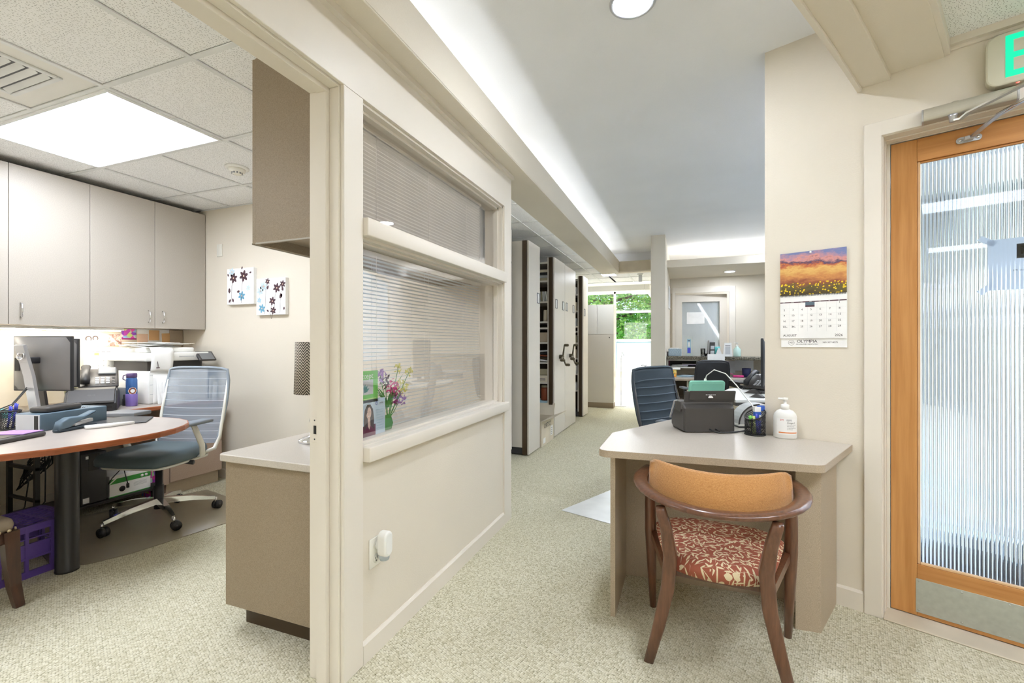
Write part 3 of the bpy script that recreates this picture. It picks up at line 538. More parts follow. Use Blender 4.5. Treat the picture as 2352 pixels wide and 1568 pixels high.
# ---------------------------------------------------------------- private office: cabinets
def handle(parent, x, y, z, L=.095):
    mb = MB(); mb.tube([(x, y, z - L / 2), (x + .02, y, z - L / 2 + .006), (x + .028, y, z), (x + .02, y, z + L / 2 - .006), (x, y, z + L / 2)], .0045, 'chrome', 8); return obj('handle', mb, parent)
CX = -4.136
edges = [(1.17, 1.608, 1.666, 'wall cabinet above the credenza nearest the doorway'), (1.608, 2.045, 1.666, 'wall cabinet with its handle at the lower left above the monitors'), (2.045, 2.488, 2.44, 'wall cabinet with its handle at the lower right above the pinned photos'), (2.488, 2.915, 2.546, 'wall cabinet in the corner above the printer')]
for k, (ya, yb, yh, lab) in enumerate(edges):
    t = thing('wall_cabinet', lab, 'cabinet', (CX, ya, 1.338), 0)
    w_ = yb - ya; obj('body', MB().box(-.322, -.021, .001, w_ - .001, .002, 1.055, 'cabinet_laminate'), t)
    dd = obj('door', MB().box(-.019, 0, .0015, w_ - .0015, 0, 1.057, 'cabinet_laminate', .0012, 1), t)
    hy = {0: w_ - .058, 1: .058, 2: w_ - .05, 3: .058}[k]
    handle(dd, 0, hy, .096)
t = thing('under_cabinet_lamp', 'bright fluorescent strip under the wall cabinets', 'light strip', (-4.32, 1.2, 1.336)); obj('housing', MB().box(-.03, .03, 0, 1.15, -.02, .0, 'white_plastic', .003), t); obj('tube', MB().box(-.022, .022, .02, 1.13, -.026, -.0195, 'under_tube'), t)
# credenza top with rounded peninsula
def tabletop():
    P = [(-4.455, .62), (-3.60, .665), (-3.25, .72), (-3.02, .81), (-2.87, .92), (-2.773, 1.052), (-2.70, 1.203), (-2.663, 1.393), (-2.655, 1.51), (-2.672, 1.63), (-2.71, 1.734), (-2.765, 1.82), (-2.83, 1.888), (-2.92, 1.942), (-3.03, 1.968), (-3.15, 1.970), (-3.30, 1.945), (-3.44, 1.885), (-3.52, 1.83), (-3.57, 1.83), (-3.80, 2.09), (-3.785, 2.14), (-3.78, 2.83), (-4.455, 2.905)]
    P[-1] = (-4.455, 2.83); return P
t = thing('peninsula_desk', 'grey topped desk with red wood edge and round end on a black column', 'desk', (0, 0, 0))
P = tabletop(); obj('desktop', MB().prism(P, .704, .730, 'table_mauve'), t)
Q = Vector((-3.6, 1.6)); mb = MB()
def off(P, d):
    n = len(P); out = []
    for i in range(n):
        a, b, c = Vector(P[i - 1]), Vector(P[i]), Vector(P[(i + 1) % n]); t1 = (b - a).normalized(); t2 = (c - b).normalized(); nn = (Vector((t1.y, -t1.x)) + Vector((t2.y, -t2.x))).normalized(); out.append(tuple(b + nn * d))
    return out
E_ = [(x, y) for x, y in P[1:-1]]; up = Vector((0, 0, 1))
mb.tube([(x, y, .715) for x, y in E_], 1, 'edge_wood', sec=[(-.003, -.0155), (.002, -.0155), (.005, -.010), (.005, .010), (.002, .0152), (-.003, .0152)], up=up, smooth=False); obj('edge_band', mb, t)
mb = MB(); mb.lathe([(.050, 0), (.050, .01), (.0485, .012), (.0485, .70), (.0485, .704)], 'black_paint', 28, T=TR((-3.085, 1.425, 0))); obj('column_leg', mb, t)
obj('end_panel', MB().box(-4.45, -3.85, .70, .725, 0, .703, 'mauve_laminate'), t)
# drawer pedestal in the corner
t = thing('drawer_cabinet', 'mauve drawer pedestal with three drawers under the credenza', 'cabinet', (-3.81, 2.40, 0))
obj('carcass', MB().box(-.60, -.02, 0, .434, .10, .703, 'mauve_laminate'), t); obj('toe_kick', MB().box(-.60, -.045, .0, .43, 0, .10, 'taupe_laminate'), t)
for k, (za, zb) in enumerate(((.11, .365), (.369, .528), (.532, .695))):
    dr = obj('drawer', MB().box(-.02, 0, .002, .432, za, zb, 'mauve_laminate', .002, 1), t)
    if k == 2: obj('lock', MB().cyl((0, .36, .655), (.004, .36, .655), .008, 'chrome', 12), dr)
obj('filler_post', MB().box(-.05, -.005, -.045, 0, .10, .703, 'mauve_laminate', .002, 1), t)
# counter along the partition with the overhead cabinet
t = thing('low_counter', 'taupe laminate counter with pale top beside the doorway', 'counter', (-1.5, 2.1, 0))
mb = MB(); mb.box(-.337, .236, -.718, .815, .097, .713, 'taupe_dark', .0015, 1); obj('body', mb, t); obj('toe_kick', MB().box(-.287, .236, -.66, .815, 0, .097, 'brown_strip'), t)
tp = [(-.355, .815)] + arc(-.325, -.715, .03, 180, 270, 5) + [(.236, -.745), (.236, .815)]
obj('top', MB().prism(tp, .714, .744, 'worktop', .004, 2, smooth=False), t)
t = thing('overhead_cabinet', 'dark taupe cabinet end hanging beside the doorway', 'cabinet', (-1.433, 2.1, 1.623))
mb = MB().box(-.228, .156, -.72, -.70, .0, .765, 'taupe_dark').box(-.228, .156, .78, .80, 0, .765, 'taupe_dark').box(-.228, .156, -.70, .78, .04, .06, 'taupe_dark').box(-.228, .156, -.70, .78, .745, .765, 'taupe_dark').box(.148, .156, -.70, .78, .06, .745, 'cabinet_laminate'); obj('body', mb, t)
for k in range(4): obj('door', MB().box(-.248, -.230, -.718 + .38 * k, -.342 + .38 * k, 0, .765, 'taupe_dark', .0012, 1), t)
mb = MB().box(-.228, .156, -.7202, -.7185, -.002, .004, 'cabinet_laminate').box(-.2482, -.246, -.72, .80, -.003, .003, 'cabinet_laminate'); obj('edge_band', mb, t)
# lamp on the counter
t = thing('table_lamp', 'table lamp with a brown and cream chevron drum shade on the counter', 'lamp', (-1.655, 1.70, .744))
obj('shade', MB().lathe([(.094, .230), (.088, .474)], 'chevron', 40), t); obj('base', MB().lathe([(0, 0), (.075, 0), (.075, .012), (.03, .03), (.018, .06), (.026, .10), (.018, .15), (.008, .18), (.006, .30), (0, .30)], 'chrome', 24), t)
# pictures and wall plate
def canvas(x0, x1, z0, z1, label, flowers, blue, buds):
    t = thing('canvas_picture', label, 'picture', ((x0 + x1) / 2, 2.9195, (z0 + z1) / 2)); w_, h_ = (x1 - x0) / 2, (z1 - z0) / 2
    obj('canvas', MB().box(-w_, w_, -.034, 0, -h_, h_, 'paper', .002, 1), t); mb = MB(); yf = -.0345
    def petal(cx, cz, a, L, wd, m):
        pts = [(0, 0), (L * .35, wd), (L * .75, wd * .8), (L, 0), (L * .75, -wd * .8), (L * .35, -wd)]; c, s_ = math.cos(a), math.sin(a)
        mb.add([(cx + u * c - v * s_, yf, cz + u * s_ + v * c) for u, v in pts], [tuple(range(6))], m)
    for cx, cz, r, m in flowers + blue:
        for k in range(6): petal(cx, cz, k * math.pi / 3 + .3, r, r * .26, m)
        mb.ball((cx, yf, cz), (r * .16, .0006, r * .16), 'peach_note', 8)
    for cx, cz, a, L in buds: petal(cx, cz, a, L, L * .28, 'plum_print')
    for (cx, cz, r, m) in flowers: mb.tube([(cx, yf, cz - r * .5), (cx - .02, yf, cz - .07), (cx - .03, yf, -h_ + .01)], .0012, 'plum_print', 4)
    obj('flower_print', mb, t)
plain('plum_print', (84, 58, 66), .7); plain('blue_print', (112, 168, 196), .7); plain('pale_blue_print', (206, 224, 232), .7); plain('light_blue_print', (170, 204, 220), .7)
canvas(-3.818, -3.494, 1.556, 1.873, 'left square canvas with brown and blue flowers on the wall', [(-.08, .075, .05, 'plum_print'), (.045, .088, .055, 'plum_print')], [(.02, -.085, .045, 'blue_print'), (-.10, .13, .04, 'pale_blue_print'), (.10, -.02, .03, 'pale_blue_print')], [(-.14, .09, 2, .03), (-.13, -.06, 1.6, .05), (-.04, -.05, .2, .04), (-.14, -.14, .8, .04), (-.08, -.14, 1.9, .04), (.11, .11, .3, .03), (.02, .145, 1.3, .03)])
canvas(-3.462, -3.130, 1.455, 1.768, 'right square canvas with a chain of brown flowers on the wall', [(.07, .07, .045, 'plum_print'), (.02, -.04, .04, 'plum_print'), (-.035, .13, .03, 'plum_print'), (.03, -.12, .035, 'plum_print'), (.135, .10, .035, 'plum_print')], [(-.10, -.10, .042, 'blue_print'), (-.13, -.03, .028, 'light_blue_print'), (-.08, .09, .05, 'pale_blue_print'), (-.12, .05, .04, 'pale_blue_print')], [(-.04, .06, 1.2, .04), (.14, .04, 1.8, .04), (-.02, -.13, 2.5, .03), (.10, -.02, .9, .05), (.13, -.01, 2.2, .04), (.15, -.12, 1.5, .03)])
one('blank_wall_plate', lambda b: b.box(-3.985, -3.918, 2.912, 2.9198, 2.0, 2.113, 'cream_plastic', .003), label='blank cream wall plate above the canvas pictures', cat='wall plate')
# things pinned to the wall under the cabinets
def sheet(name, lab, cat, y, z, w_, h_, mat, group=None, tilt=0., x=-4.4585, th=.0015, deco=None):
    t = thing(name, lab, cat, (x, y, z), rot=(tilt, 0, 0), group=group); obj('sheet', MB().box(0, th, -w_ / 2, w_ / 2, -h_ / 2, h_ / 2, mat), t)
    if deco: mb = MB(); deco(mb, th); obj('print', mb, t)
    return t
one('pin_board', lambda b: b.box(-4.459, -4.450, 1.60, 2.85, .76, 1.325, 'panel_beige', .002, 1), label='beige fabric pin board on the wall under the cabinets', cat='pin board')
XW = -4.449
def calgrid(mb, th):
    for j in range(5):
        for i in range(7): mb.box(th, th + .0004, -.108 + .036 * i - .002, -.108 + .036 * i + .006, .06 - .042 * j, .068 - .042 * j, 'light_grey')
    for i in range(7): mb.box(th, th + .0004, -.122 + .036 * i, -.096 + .036 * i, .092, .0965, 'text_grey')
    mb.box(th, th + .0005, -.062, -.03, .066, .088, 'tan_note'); txt(mb, '2026', .016, 'text_grey', Matrix.Translation((th, .10, -.113)) @ FACE_X)
sheet('note_sheet', 'tall white sheet pinned behind the far monitor', 'paper', 1.96, 1.12, .24, .36, 'paper', x=XW)
sheet('wall_calendar', 'white month calendar pinned behind the desk phone', 'calendar', 2.288, 1.05, .262, .262, 'paper', x=XW, deco=calgrid)
def ppl(mb, th):
    for y, z, r in ((-.045, .012, .017), (.0, .016, .016)): mb.ball((th, y, z), (.0006, r * 1.3, r * 1.35), 'hair', 12); mb.ball((th + .0006, y, z - .003), (.0006, r * .8, r), 'skin', 12); mb.box(th, th + .0006, y - r * 1.3, y + r * 1.3, -.045, z - r * .9, 'paper')
sheet('snapshot', 'snapshot of two dark haired people pinned above the calendar', 'photo', 2.234, 1.238, .154, .092, 'light_grey', x=XW, deco=ppl)
sheet('snapshot', 'dark warm toned snapshot beside the photo of two people', 'photo', 2.368, 1.240, .096, .096, 'photo_print', x=XW)
sheet('flyer', 'small bright flyer with a magenta strip below the cabinets', 'flyer', 2.472, 1.290, .11, .09, 'toy_print', x=XW, deco=lambda mb, th: mb.box(th, th + .0005, -.055, .055, -.045, -.032, 'magenta'))
sheet('note_sheet', 'white sheet pinned behind the sticky notes', 'paper', 2.665, 1.262, .26, .15, 'paper', x=XW)
sheet('sticky_note', 'pale peach sticky note left of the orange ones', 'sticky note', 2.575, 1.256, .085, .08, 'peach_note', x=XW + .002)
sheet('sticky_note', 'orange sticky note high on the white sheet', 'sticky note', 2.668, 1.285, .085, .09, 'tan_note', x=XW + .002)
sheet('sticky_note', 'orange sticky note lower right on the pin board', 'sticky note', 2.775, 1.262, .085, .085, 'tan_note', x=XW + .002, tilt=.06)
one('clip_board', lambda b: b.box(-4.448, -4.440, 2.80, 2.915, 1.10, 1.336, 'taupe_laminate', .002, 1), label='narrow taupe board beside the sticky notes', cat='board')
sheet('note_sheet', 'large blank sheet pinned above the left monitor', 'paper', 1.72, 1.24, .42, .18, 'paper', x=-4.458)
# monitors
def monitor(loc, rz, label, w_=.44, h_=.33, back='monitor_grey', stand=True, arm='silver', notes=False):
    t = thing('monitor', label, 'monitor', loc, rz)                  # local -y is the screen side, +y the back
    mb = MB(); mb.box(-w_ / 2, w_ / 2, -.012, .010, 0, h_, 'black_plastic', .004, 2); obj('bezel', mb, t)
    mb = MB(); mb.grid(lambda u, v: ((u - .5) * w_ * (.97), .010 + .035 * (1 - (2 * u - 1) ** 4) * (1 - (2 * v - 1) ** 4), .008 + (h_ - .016) * v), 14, 10, back); obj('back_shell', mb, t)
    obj('screen', MB().box(-w_ / 2 + .012, w_ / 2 - .012, -.0128, -.0121, .014, h_ - .012, 'black_paint'), t)
    return t
def stand(t, z0, h_, m='silver'):
    mb = MB(); mb.tube([(0, .045, z0 + .01), (0, .085, h_ * .30), (0, .135, h_ * .86)], 1, m, sec=[(-.035, -.008), (.035, -.008), (.03, .008), (-.03, .008)], up=Vector((0, 1, 0)), smooth=False); o = obj('stand', mb, t)
    mb = MB(); mb.lathe([(.026, 0), (.026, .002), (.02, .002), (.02, 0)], 'chrome', 20, T=TR((0, .132, h_ * .66), R(-80))); txt(mb, 'hp', .028, 'chrome', TR((0, .1345, h_ * .66), R(10)) @ Matrix.Rotation(R(180), 4, 'Z') @ Matrix.Rotation(R(90), 4, 'X')); obj('emblem', mb, o)
    obj('mount', MB().box(-.03, .03, .03, .115, h_ * .52, h_ * .64, 'black_plastic', .008), t); obj('base', MB().prism(rpoly(.24, .20, .02), z0, z0 + .012, m, .003, 1), t)
    obj('port_panel', MB().box(.115, .145, .043, .047, h_ * .38, h_ * .62, 'black_paint'), t)
t = monitor((-3.885, 1.675, .905), R(197), 'nearer monitor seen from behind with silver stand and dark back', .40, .355); stand(t, -.165, .345)
t2 = monitor((-4.185, 1.835, .905), R(203), 'further monitor half hidden behind the nearer one', .40, .34); stand(t2, -.17, .345, 'charcoal')
mb = MB()
for k, dz in enumerate((.0, .012)): mb.tube([(-3.90, 1.62, .95 + dz), (-3.86, 1.56, .89 + dz), (-3.82, 1.50, .83 + dz), (-3.74, 1.38, .80 + dz), (-3.68, 1.15, .745), (-3.6, .95, .735)], .0035, 'black_plastic', 6)
obj('monitor_cable', mb, label='black cables looping from the nearer monitor across the desk', cat='cable')
for k, (x, y, z, a) in enumerate(((-4.10, 1.905, 1.10, .1), (-4.105, 1.92, .985, -.05), (-4.10, 1.915, .87, .08))): sheet('sticky_note', ['topmost', 'middle', 'lowest'][k] + ' of three yellow notes stuck beside the monitors', 'sticky note', y, z, .075, .1, 'yellow_note', x=x, tilt=a)
# ---------------------------------------------------------------- private office: things on the desk
ZD = .7305
def phone(loc, rz, label, k=1.0):
    t = thing('desk_phone', label, 'phone', loc, rz)                   # local -y faces the user
    mb = MB(); mb.prism([(-.095, -.10), (.095, -.10), (.095, .10), (-.095, .10)], 0, .012, 'charcoal', .004, 1)
    T = TR((0, 0, .036), R(28)); mb.box(-.10, .10, -.115, .115, .03, .048, 'charcoal', .008, 2, T=T); mb.box(-.05, .05, .03, .10, -.085, .035, 'dark_grey', .004, 1); obj('body', mb, t)
    mb = MB(); mb.box(-.008, .088, .035, .105, .046, .056, 'mid_grey', .006, 1, T=T @ TR((0, 0, 0), R(10))); obj('display', mb, t); mb = MB()
    for i in range(3):
        for j in range(4): mb.box(-.02 + .027 * i, .0 + .027 * i, -.085 + .022 * j, -.07 + .022 * j, .048, .052, 'light_grey', .002, 1, T=T)
    for j in range(5): mb.box(.066, .082, -.09 + .02 * j, -.078 + .02 * j, .048, .0515, 'dark_grey', .002, 1, T=T)
    obj('keypad', mb, t); mb = MB()
    mb.tube([T @ Vector(p) for p in ((-.068, -.105, .062), (-.068, -.085, .082), (-.068, .0, .088), (-.068, .085, .082), (-.068, .108, .060))], [.022, .026, .018, .026, .022], 'black_plastic', 12, sec=[(math.cos(a * math.pi / 6), .62 * math.sin(a * math.pi / 6)) for a in range(12)], up=Vector((0, -.4, .9))); obj('handset', mb, t)
    mb = MB(); mb.tube([T @ Vector((-.068, -.12, .05)), T @ Vector((-.10, -.15, .02)), (-.13, -.08, .004), (-.115, .03, .004)], .004, 'black_plastic', 6); obj('cord', mb, t); t.scale = (k, k, k); return t
one('phone_riser', lambda b: b.box(-4.36, -4.10, 2.02, 2.26, ZD, .865, 'mid_grey', .006), label='low grey riser under the desk phone', cat='riser')
phone((-4.21, 2.14, .866), R(62), 'dark grey desk phone with handset by the wall calendar', 1.12)
def doc_scanner(loc, rz, label):
    t = thing('document_scanner', label, 'scanner', loc, rz)
    b = MB(); b.prism([(-.10, 0), (.10, 0), (.115, .05), (.07, .145), (.02, .155), (-.06, .155), (-.10, .12)], -.155, .155, 'black_plastic', .008, 2, T=Matrix(((0, 0, 1, 0), (-1, 0, 0, 0), (0, 1, 0, 0), (0, 0, 0, 1)))); obj('body', b, t); return t
t = thing('document_scanner', 'black sheet scanner with grey lid on the credenza by the blue bottle', 'scanner', (-3.99, 1.99, ZD), R(58))
SX = Matrix(((0, 0, 1, 0), (1, 0, 0, 0), (0, 1, 0, 0), (0, 0, 0, 1)))
obj('body', MB().prism([(-.13, 0), (.10, 0), (.10, .13), (.02, .152), (-.05, .14), (-.13, .055)], -.14, .14, 'black_plastic', .010, 2, T=SX), t)
obj('lid', MB().prism([(-.135, .062), (-.13, .075), (-.05, .153), (.02, .163), (.022, .152), (-.05, .142)], -.125, .125, 'charcoal', .004, 2, T=SX), t)
obj('paper_slot', MB().box(-.115, .115, -.1315, -.128, .02, .04, 'black_paint'), t)
mb = MB(); mb.box(-.02, .02, -.095, -.0945, .11, .1105, 'light_grey', T=TR((0, 0, .008))); obj('name_mark', mb, t)
t = thing('water_bottle', 'purple and blue metal water bottle with a carry loop', 'bottle', (-3.99, 2.235, ZD))
obj('body', MB().lathe([(.034, .09), (.0355, .10), (.0355, .20), (.032, .215), (.031, .222)], 'bottle_blue', 28), t); obj('boot', MB().lathe([(0, 0), (.035, 0), (.0375, .004), (.0375, .092), (.036, .094)], 'bottle_purple', 28), t)
obj('cap', MB().lathe([(.033, .218), (.034, .222), (.034, .248), (.030, .252), (0, .252)], 'deep_purple', 24), t); obj('loop', MB().tube([(-.01, -.034, .24), (-.012, -.050, .235), (-.012, -.052, .21), (-.008, -.038, .20)], .004, 'deep_purple', 8), t)
mb = MB(); pts = [(.030, .0), (.018, .022), (.0, .03), (-.018, .022), (-.030, 0), (-.018, -.022), (0, -.03), (.018, -.022)]
for s_, m, e in ((1., 'paper', 0), (.86, 'edge_wood', .0006), (.5, 'paper', .0012)):
    mb.add([((.0375 + e) * math.cos(u * s_ / .037 - .35), (.0375 + e) * math.sin(u * s_ / .037 - .35), .118 + v * s_) for u, v in pts], [tuple(range(8))], m)
obj('sticker', mb, t)
# multifunction printer in the corner, papers on it
t = thing('printer', 'white office printer with a tilted touch screen in the corner', 'printer', (-4.18, 2.58, ZD))
obj('body', MB().box(-.25, .22, -.245, .235, .0, .26, 'white_plastic', .008, 2), t); obj('paper_gap', MB().box(-.24, .19, -.235, .205, .26, .338, 'charcoal', .004, 1), t)
obj('dark_recess', MB().box(.188, .1915, -.12, .19, .27, .333, 'black_paint'), t); obj('control_strip', MB().box(.188, .194, -.2, -.125, .268, .334, 'blue_grey', .002), t)
obj('scanner_lid', MB().box(-.25, .235, -.275, .235, .338, .408, 'white_plastic', .010, 2), t); obj('document_feeder', MB().box(-.24, .20, -.265, .13, .409, .448, 'white_plastic', .012, 3), t)
sl = obj('feed_slot', MB().box(.2345, .237, -.02, .10, .368, .378, 'light_grey'), t)
T = TR((.245, .215, .372), 0, R(48)) ; obj('touch_panel', MB().box(-.05, .05, -.095, .055, -.012, .008, 'charcoal', .006, 2, T=T), t); obj('touch_screen', MB().box(-.034, .044, -.075, .038, .0082, .0092, 'mid_grey', T=T), t)
for k in range(3): obj('tray_seam', MB().box(.2195, .221, -.235, .225, .075 + .075 * k, .078 + .075 * k, 'light_grey'), t)
def paper_pile(cx, cy, z, n, lab, group=None, w_=.216, l_=.28, sp=.05, mats=('paper',), rz=0.):
    t = thing('paper_stack', lab, 'papers', (cx, cy, z), rz)
    for k in range(n):
        a = random.uniform(-sp * 4, sp * 4); dx, dy = random.uniform(-sp, sp), random.uniform(-sp, sp); ph = random.uniform(0, 6); am = .004 if n > 2 else 0
        obj('sheet', MB().grid(lambda u, v: ((u - .5) * w_, (v - .5) * l_, am * (math.sin(5 * u + ph) * math.cos(4 * v) + 1)), 5, 5, mats[k % len(mats)], thick=.003, T=TR((dx, dy, k * .006), 0, 0, a)), t)
    return t
paper_pile(-4.15, 2.50, ZD + .45, 7, 'loose stack of papers lying across the printer lid', sp=.07, l_=.36, rz=.4)
def drape(name, lab, x, y0, y1, zt, drop, ang, cat='papers', extra=None):
    t = thing(name, lab, cat, (x, (y0 + y1) / 2, zt)); w_ = y1 - y0
    obj('sheet', MB().grid(lambda u, v: (.10 * max(0, .25 - v) * -3 + .015 * math.sin(3 * v), (u - .5) * w_ + .01 * v * math.sin(4 * u), -.002 - drop * max(0, v - .2) / .8), 6, 10, 'paper', thick=.0012), t)
    if extra: mb = MB(); extra(mb); obj('print', mb, t)
    return t
drape('hanging_sheet', 'white sheet hanging off the printer corner with a small printed figure', -3.925, 2.325, 2.495, 1.180, .195, 0, extra=lambda mb: (mb.box(.017, .0185, -.05, -.025, -.165, -.158, 'plum_print'), mb.tube([(.018, -.045, -.157), (.018, -.04, -.11), (.018, -.034, -.157)], .0016, 'plum_print', 4)))
t = thing('letter_stack', 'leaning fan of white letters and envelopes behind the bottle', 'papers', (-3.93, 2.40, ZD))
for k in range(6): obj('letter', MB().grid(lambda u, v, k=k: (.03 * k * .4 + .05 * (1 - v) ** 2 * (k % 3) * .4, -.05 + .055 * u * 2 + .018 * k - .03 * math.sin(2 * v) * (k > 2), .001 + .235 * v - .012 * k), 4, 8, 'paper', thick=.0015), t)
t = thing('file_organizer', 'black upright file holder with folders in the corner', 'file holder', (-4.18, 2.862, ZD))
obj('holder', MB().box(-.20, .20, -.03, .03, 0, .22, 'black_plastic', .003, 1), t)
for k, (m, h_) in enumerate((('paper', .245), ('olive', .26), ('paper', .20))): obj('folder', MB().box(.201 + .006 * k, .204 + .006 * k, -.026 + .008 * k, .028, .004, h_ - .06, m, T=TR((0, 0, 0), R(-4 * k))), t)
one('marker_stub', lambda b: b.lathe([(0, 0), (.022, 0), (.022, .05), (.017, .055), (.017, .085), (0, .085)], 'black_plastic', 14, T=TR((-4.06, 2.235, ZD))), label='small black capped jar beside the water bottle', cat='jar')
# nearer desk things
t = thing('steel_box', 'blue grey metal box with pale end facing the doorway', 'box', (-3.40, 1.555, ZD), R(12))
obj('box', MB().box(-.085, .085, -.175, .175, 0, .095, 'blue_grey', .004, 2), t); obj('pale_end', MB().box(-.08, .08, -.1765, -.1745, .004, .09, 'light_grey', .002, 1), t); obj('slot', MB().box(.045, .07, -.1775, -.1764, .01, .085, 'black_paint'), t)
t = thing('card_terminal', 'grey card terminal lying on the metal box', 'card terminal', (-3.385, 1.515, ZD + .0965), R(20)); obj('body', MB().prism(rpoly(.11, .21, .02), 0, .03, 'charcoal', .009, 2, smooth=True), t); obj('display', MB().box(-.04, .04, .02, .085, .0295, .032, 'dark_grey', .002, 1), t)
for q in range(4): obj('binder_clip', MB().tube([(.03 + .012 * (q % 2), .10 + .03 * (q // 2), .0), (.055, .10 + .03 * (q // 2), -.045), (.06, .11 + .03 * (q // 2), -.045), (.04 + .012 * (q % 2), .115 + .03 * (q // 2), .0)], .0022, 'black_plastic', 6), t)
t = thing('stapler', 'blue grey stapler on the front of the round desk end', 'stapler', (-3.205, 1.525, ZD), R(110))
obj('base', MB().prism([(-.115, -.022), (.10, -.018), (.11, 0), (.10, .018), (-.115, .022), (-.125, 0)], 0, .016, 'slate_blue', .004, 2, smooth=True), t)
obj('magazine', MB().box(-.02, .09, -.012, .012, .020, .040, 'silver', .003, 1, T=TR((0, 0, 0), 0, R(-6))), t)
obj('handle', MB().prism([(-.12, .012), (-.105, .055), (-.06, .074), (.02, .070), (.09, .092), (.10, .084), (.03, .052), (-.02, .04), (-.06, .018)], -.022, .022, 'blue_grey', .008, 3, T=Matrix(((1, 0, 0, 0), (0, 0, -1, 0), (0, 1, 0, 0), (0, 0, 0, 1))), smooth=True), t)
t = thing('desk_calculator', 'black desk tray calculator with blue slips at the desk edge', 'calculator', (-3.17, 1.215, ZD), R(20))
obj('body', MB().prism(rpoly(.20, .25, .03), 0, .022, 'charcoal', .008, 2, smooth=True), t); obj('well', MB().prism(rpoly(.15, .12, .02), .021, .0235, 'black_paint', T=TR((0, -.04, 0))), t); obj('blue_slip', MB().box(-.08, .08, .01, .12, .0235, .027, 'lilac', T=TR((0, 0, 0), 0, 0, .1)), t)
t = thing('folder', 'dark grey folder lying near the tip of the desk', 'folder', (-3.27, 1.77, ZD), R(58)); obj('cover', MB().prism([(-.16, -.15), (.13, -.17), (.16, .05), (.02, .17), (-.16, .13)], 0, .008, 'dark_grey', .002, 1), t)
t = thing('tape_tray', 'white plastic letter opener tray beside the folder', 'tray', (-3.13, 1.60, ZD), R(72)); obj('tray', MB().prism([(-.07, -.03), (.04, -.035), (.15, -.005), (.15, .0), (-.07, .03)], 0, .018, 'white_plastic', .006, 2, smooth=True), t)
t = thing('binder', 'grey and white binder behind the dark folder', 'folder', (-3.52, 1.93, ZD), R(24)); obj('cover', MB().prism([(-.10, -.10), (.12, -.08), (.13, .06), (-.10, .10)], 0, .026, 'mid_grey', .006, 2), t)
def mesh_cup(loc, label, r, h_, pens, tall=None):
    t = thing('pencil_cup', label, 'pencil cup', loc); n = 26; mb = MB(); top = tall or (lambda a: h_)
    for k in range(n):
        a = 2 * math.pi * k / n
        for sg in (1, -1):
            P = [(r * math.cos(a + sg * q * .45), r * math.sin(a + sg * q * .45), top(a + sg * q * .45) * q / 5.) for q in range(6)]
            mb.tube(P, .0011, 'black_paint', 4)
    for q in range(1, 12):
        P = [(r * math.cos(2 * math.pi * k / 20), r * math.sin(2 * math.pi * k / 20), top(2 * math.pi * k / 20) * q / 12.) for k in range(20)]; mb.tube(P, .0009, 'black_paint', 4, closed=True)
    obj('mesh_wall', mb, t); mb = MB()
    for f in (0., 1.): mb.tube([(r * math.cos(2 * math.pi * k / 28), r * math.sin(2 * math.pi * k / 28), top(2 * math.pi * k / 28) * f + .003) for k in range(28)], .0032, 'black_paint', 8, closed=True)
    obj('rim', mb, t); obj('floor_disc', MB().lathe([(0, .001), (r, .001), (r, .004), (0, .004)], 'black_paint', 24), t); return t
def pen(p, q, r, m, cap, label, cat='pen'):
    t = thing('pen', label, cat, p); v = Vector(q) - Vector(p); obj('barrel', MB().cyl((0, 0, 0), v * .7, r, m, 10), t); obj('cap', MB().cyl(v * .7, v, r * 1.12, cap, 10), t); return t
mesh_cup((-3.545, 1.385, ZD), 'black mesh pen cup with blue pens at the left edge', .045, .10, 0)
for k, (dx, dy) in enumerate(((.02, .01), (-.01, .02), (.0, -.015), (-.02, -.01))): pen((-3.545 + dx * .6, 1.385 + dy * .6, ZD + .006), (-3.545 + dx * 1.3, 1.385 + dy * 1.3 + .01 * k, ZD + .145 - .008 * k), .0045, 'blue_pen', 'blue_pen', ['tallest blue pen in the left mesh cup', 'second blue pen in the left mesh cup', 'blue pen leaning to the doorway in the left mesh cup', 'lowest blue pen in the left mesh cup'][k])
t = thing('tape_dispenser', 'teal tape dispenser behind the silver monitor stand', 'tape dispenser', (-4.12, 1.55, ZD), R(80)); obj('body', MB().prism([(-.07, 0), (.07, 0), (.075, .03), (.03, .06), (-.04, .06), (-.07, .04)], -.03, .03, 'teal', .008, 2, T=FACE_NY, smooth=True), t)
t = thing('tape_dispenser', 'smaller teal dispenser right of the silver monitor stand', 'tape dispenser', (-4.15, 1.83, ZD), R(80)); obj('body', MB().prism([(-.06, 0), (.06, 0), (.065, .03), (.03, .05), (-.04, .05), (-.06, .04)], -.025, .025, 'teal', .008, 2, T=FACE_NY, smooth=True), t)
one('brick_note_holder', lambda b: b.box(-.03, .03, -.04, .04, 0, .075, 'brick_red', .008, 2, T=TR((-3.56, 1.585, ZD), 0, 0, R(15))), label='rust red note holder behind the metal box', cat='note holder')
t = thing('clock_radio', 'white adding machine with a teal lit display at the left edge', 'adding machine', (-4.10, 1.34, ZD), R(78)); obj('body', MB().prism([(-.09, 0), (.09, 0), (.09, .05), (.04, .085), (-.09, .07)], -.10, .10, 'white_plastic', .006, 2, T=SX), t)
obj('display', MB().box(-.06, .06, -.0925, -.0905, .03, .062, 'black_paint'), t); mb = MB()
for k in range(4): mb.box(.0 + .012 * k, .008 + .012 * k, -.0935, -.0925, .04, .052, 'led_teal')
obj('digits', mb, t)
paper_pile(-3.86, 1.80, ZD, 4, 'white and blue papers in front of the black scanner', sp=.03, mats=('paper', 'lilac', 'paper', 'yellow_note'), w_=.15, l_=.2, rz=.8)
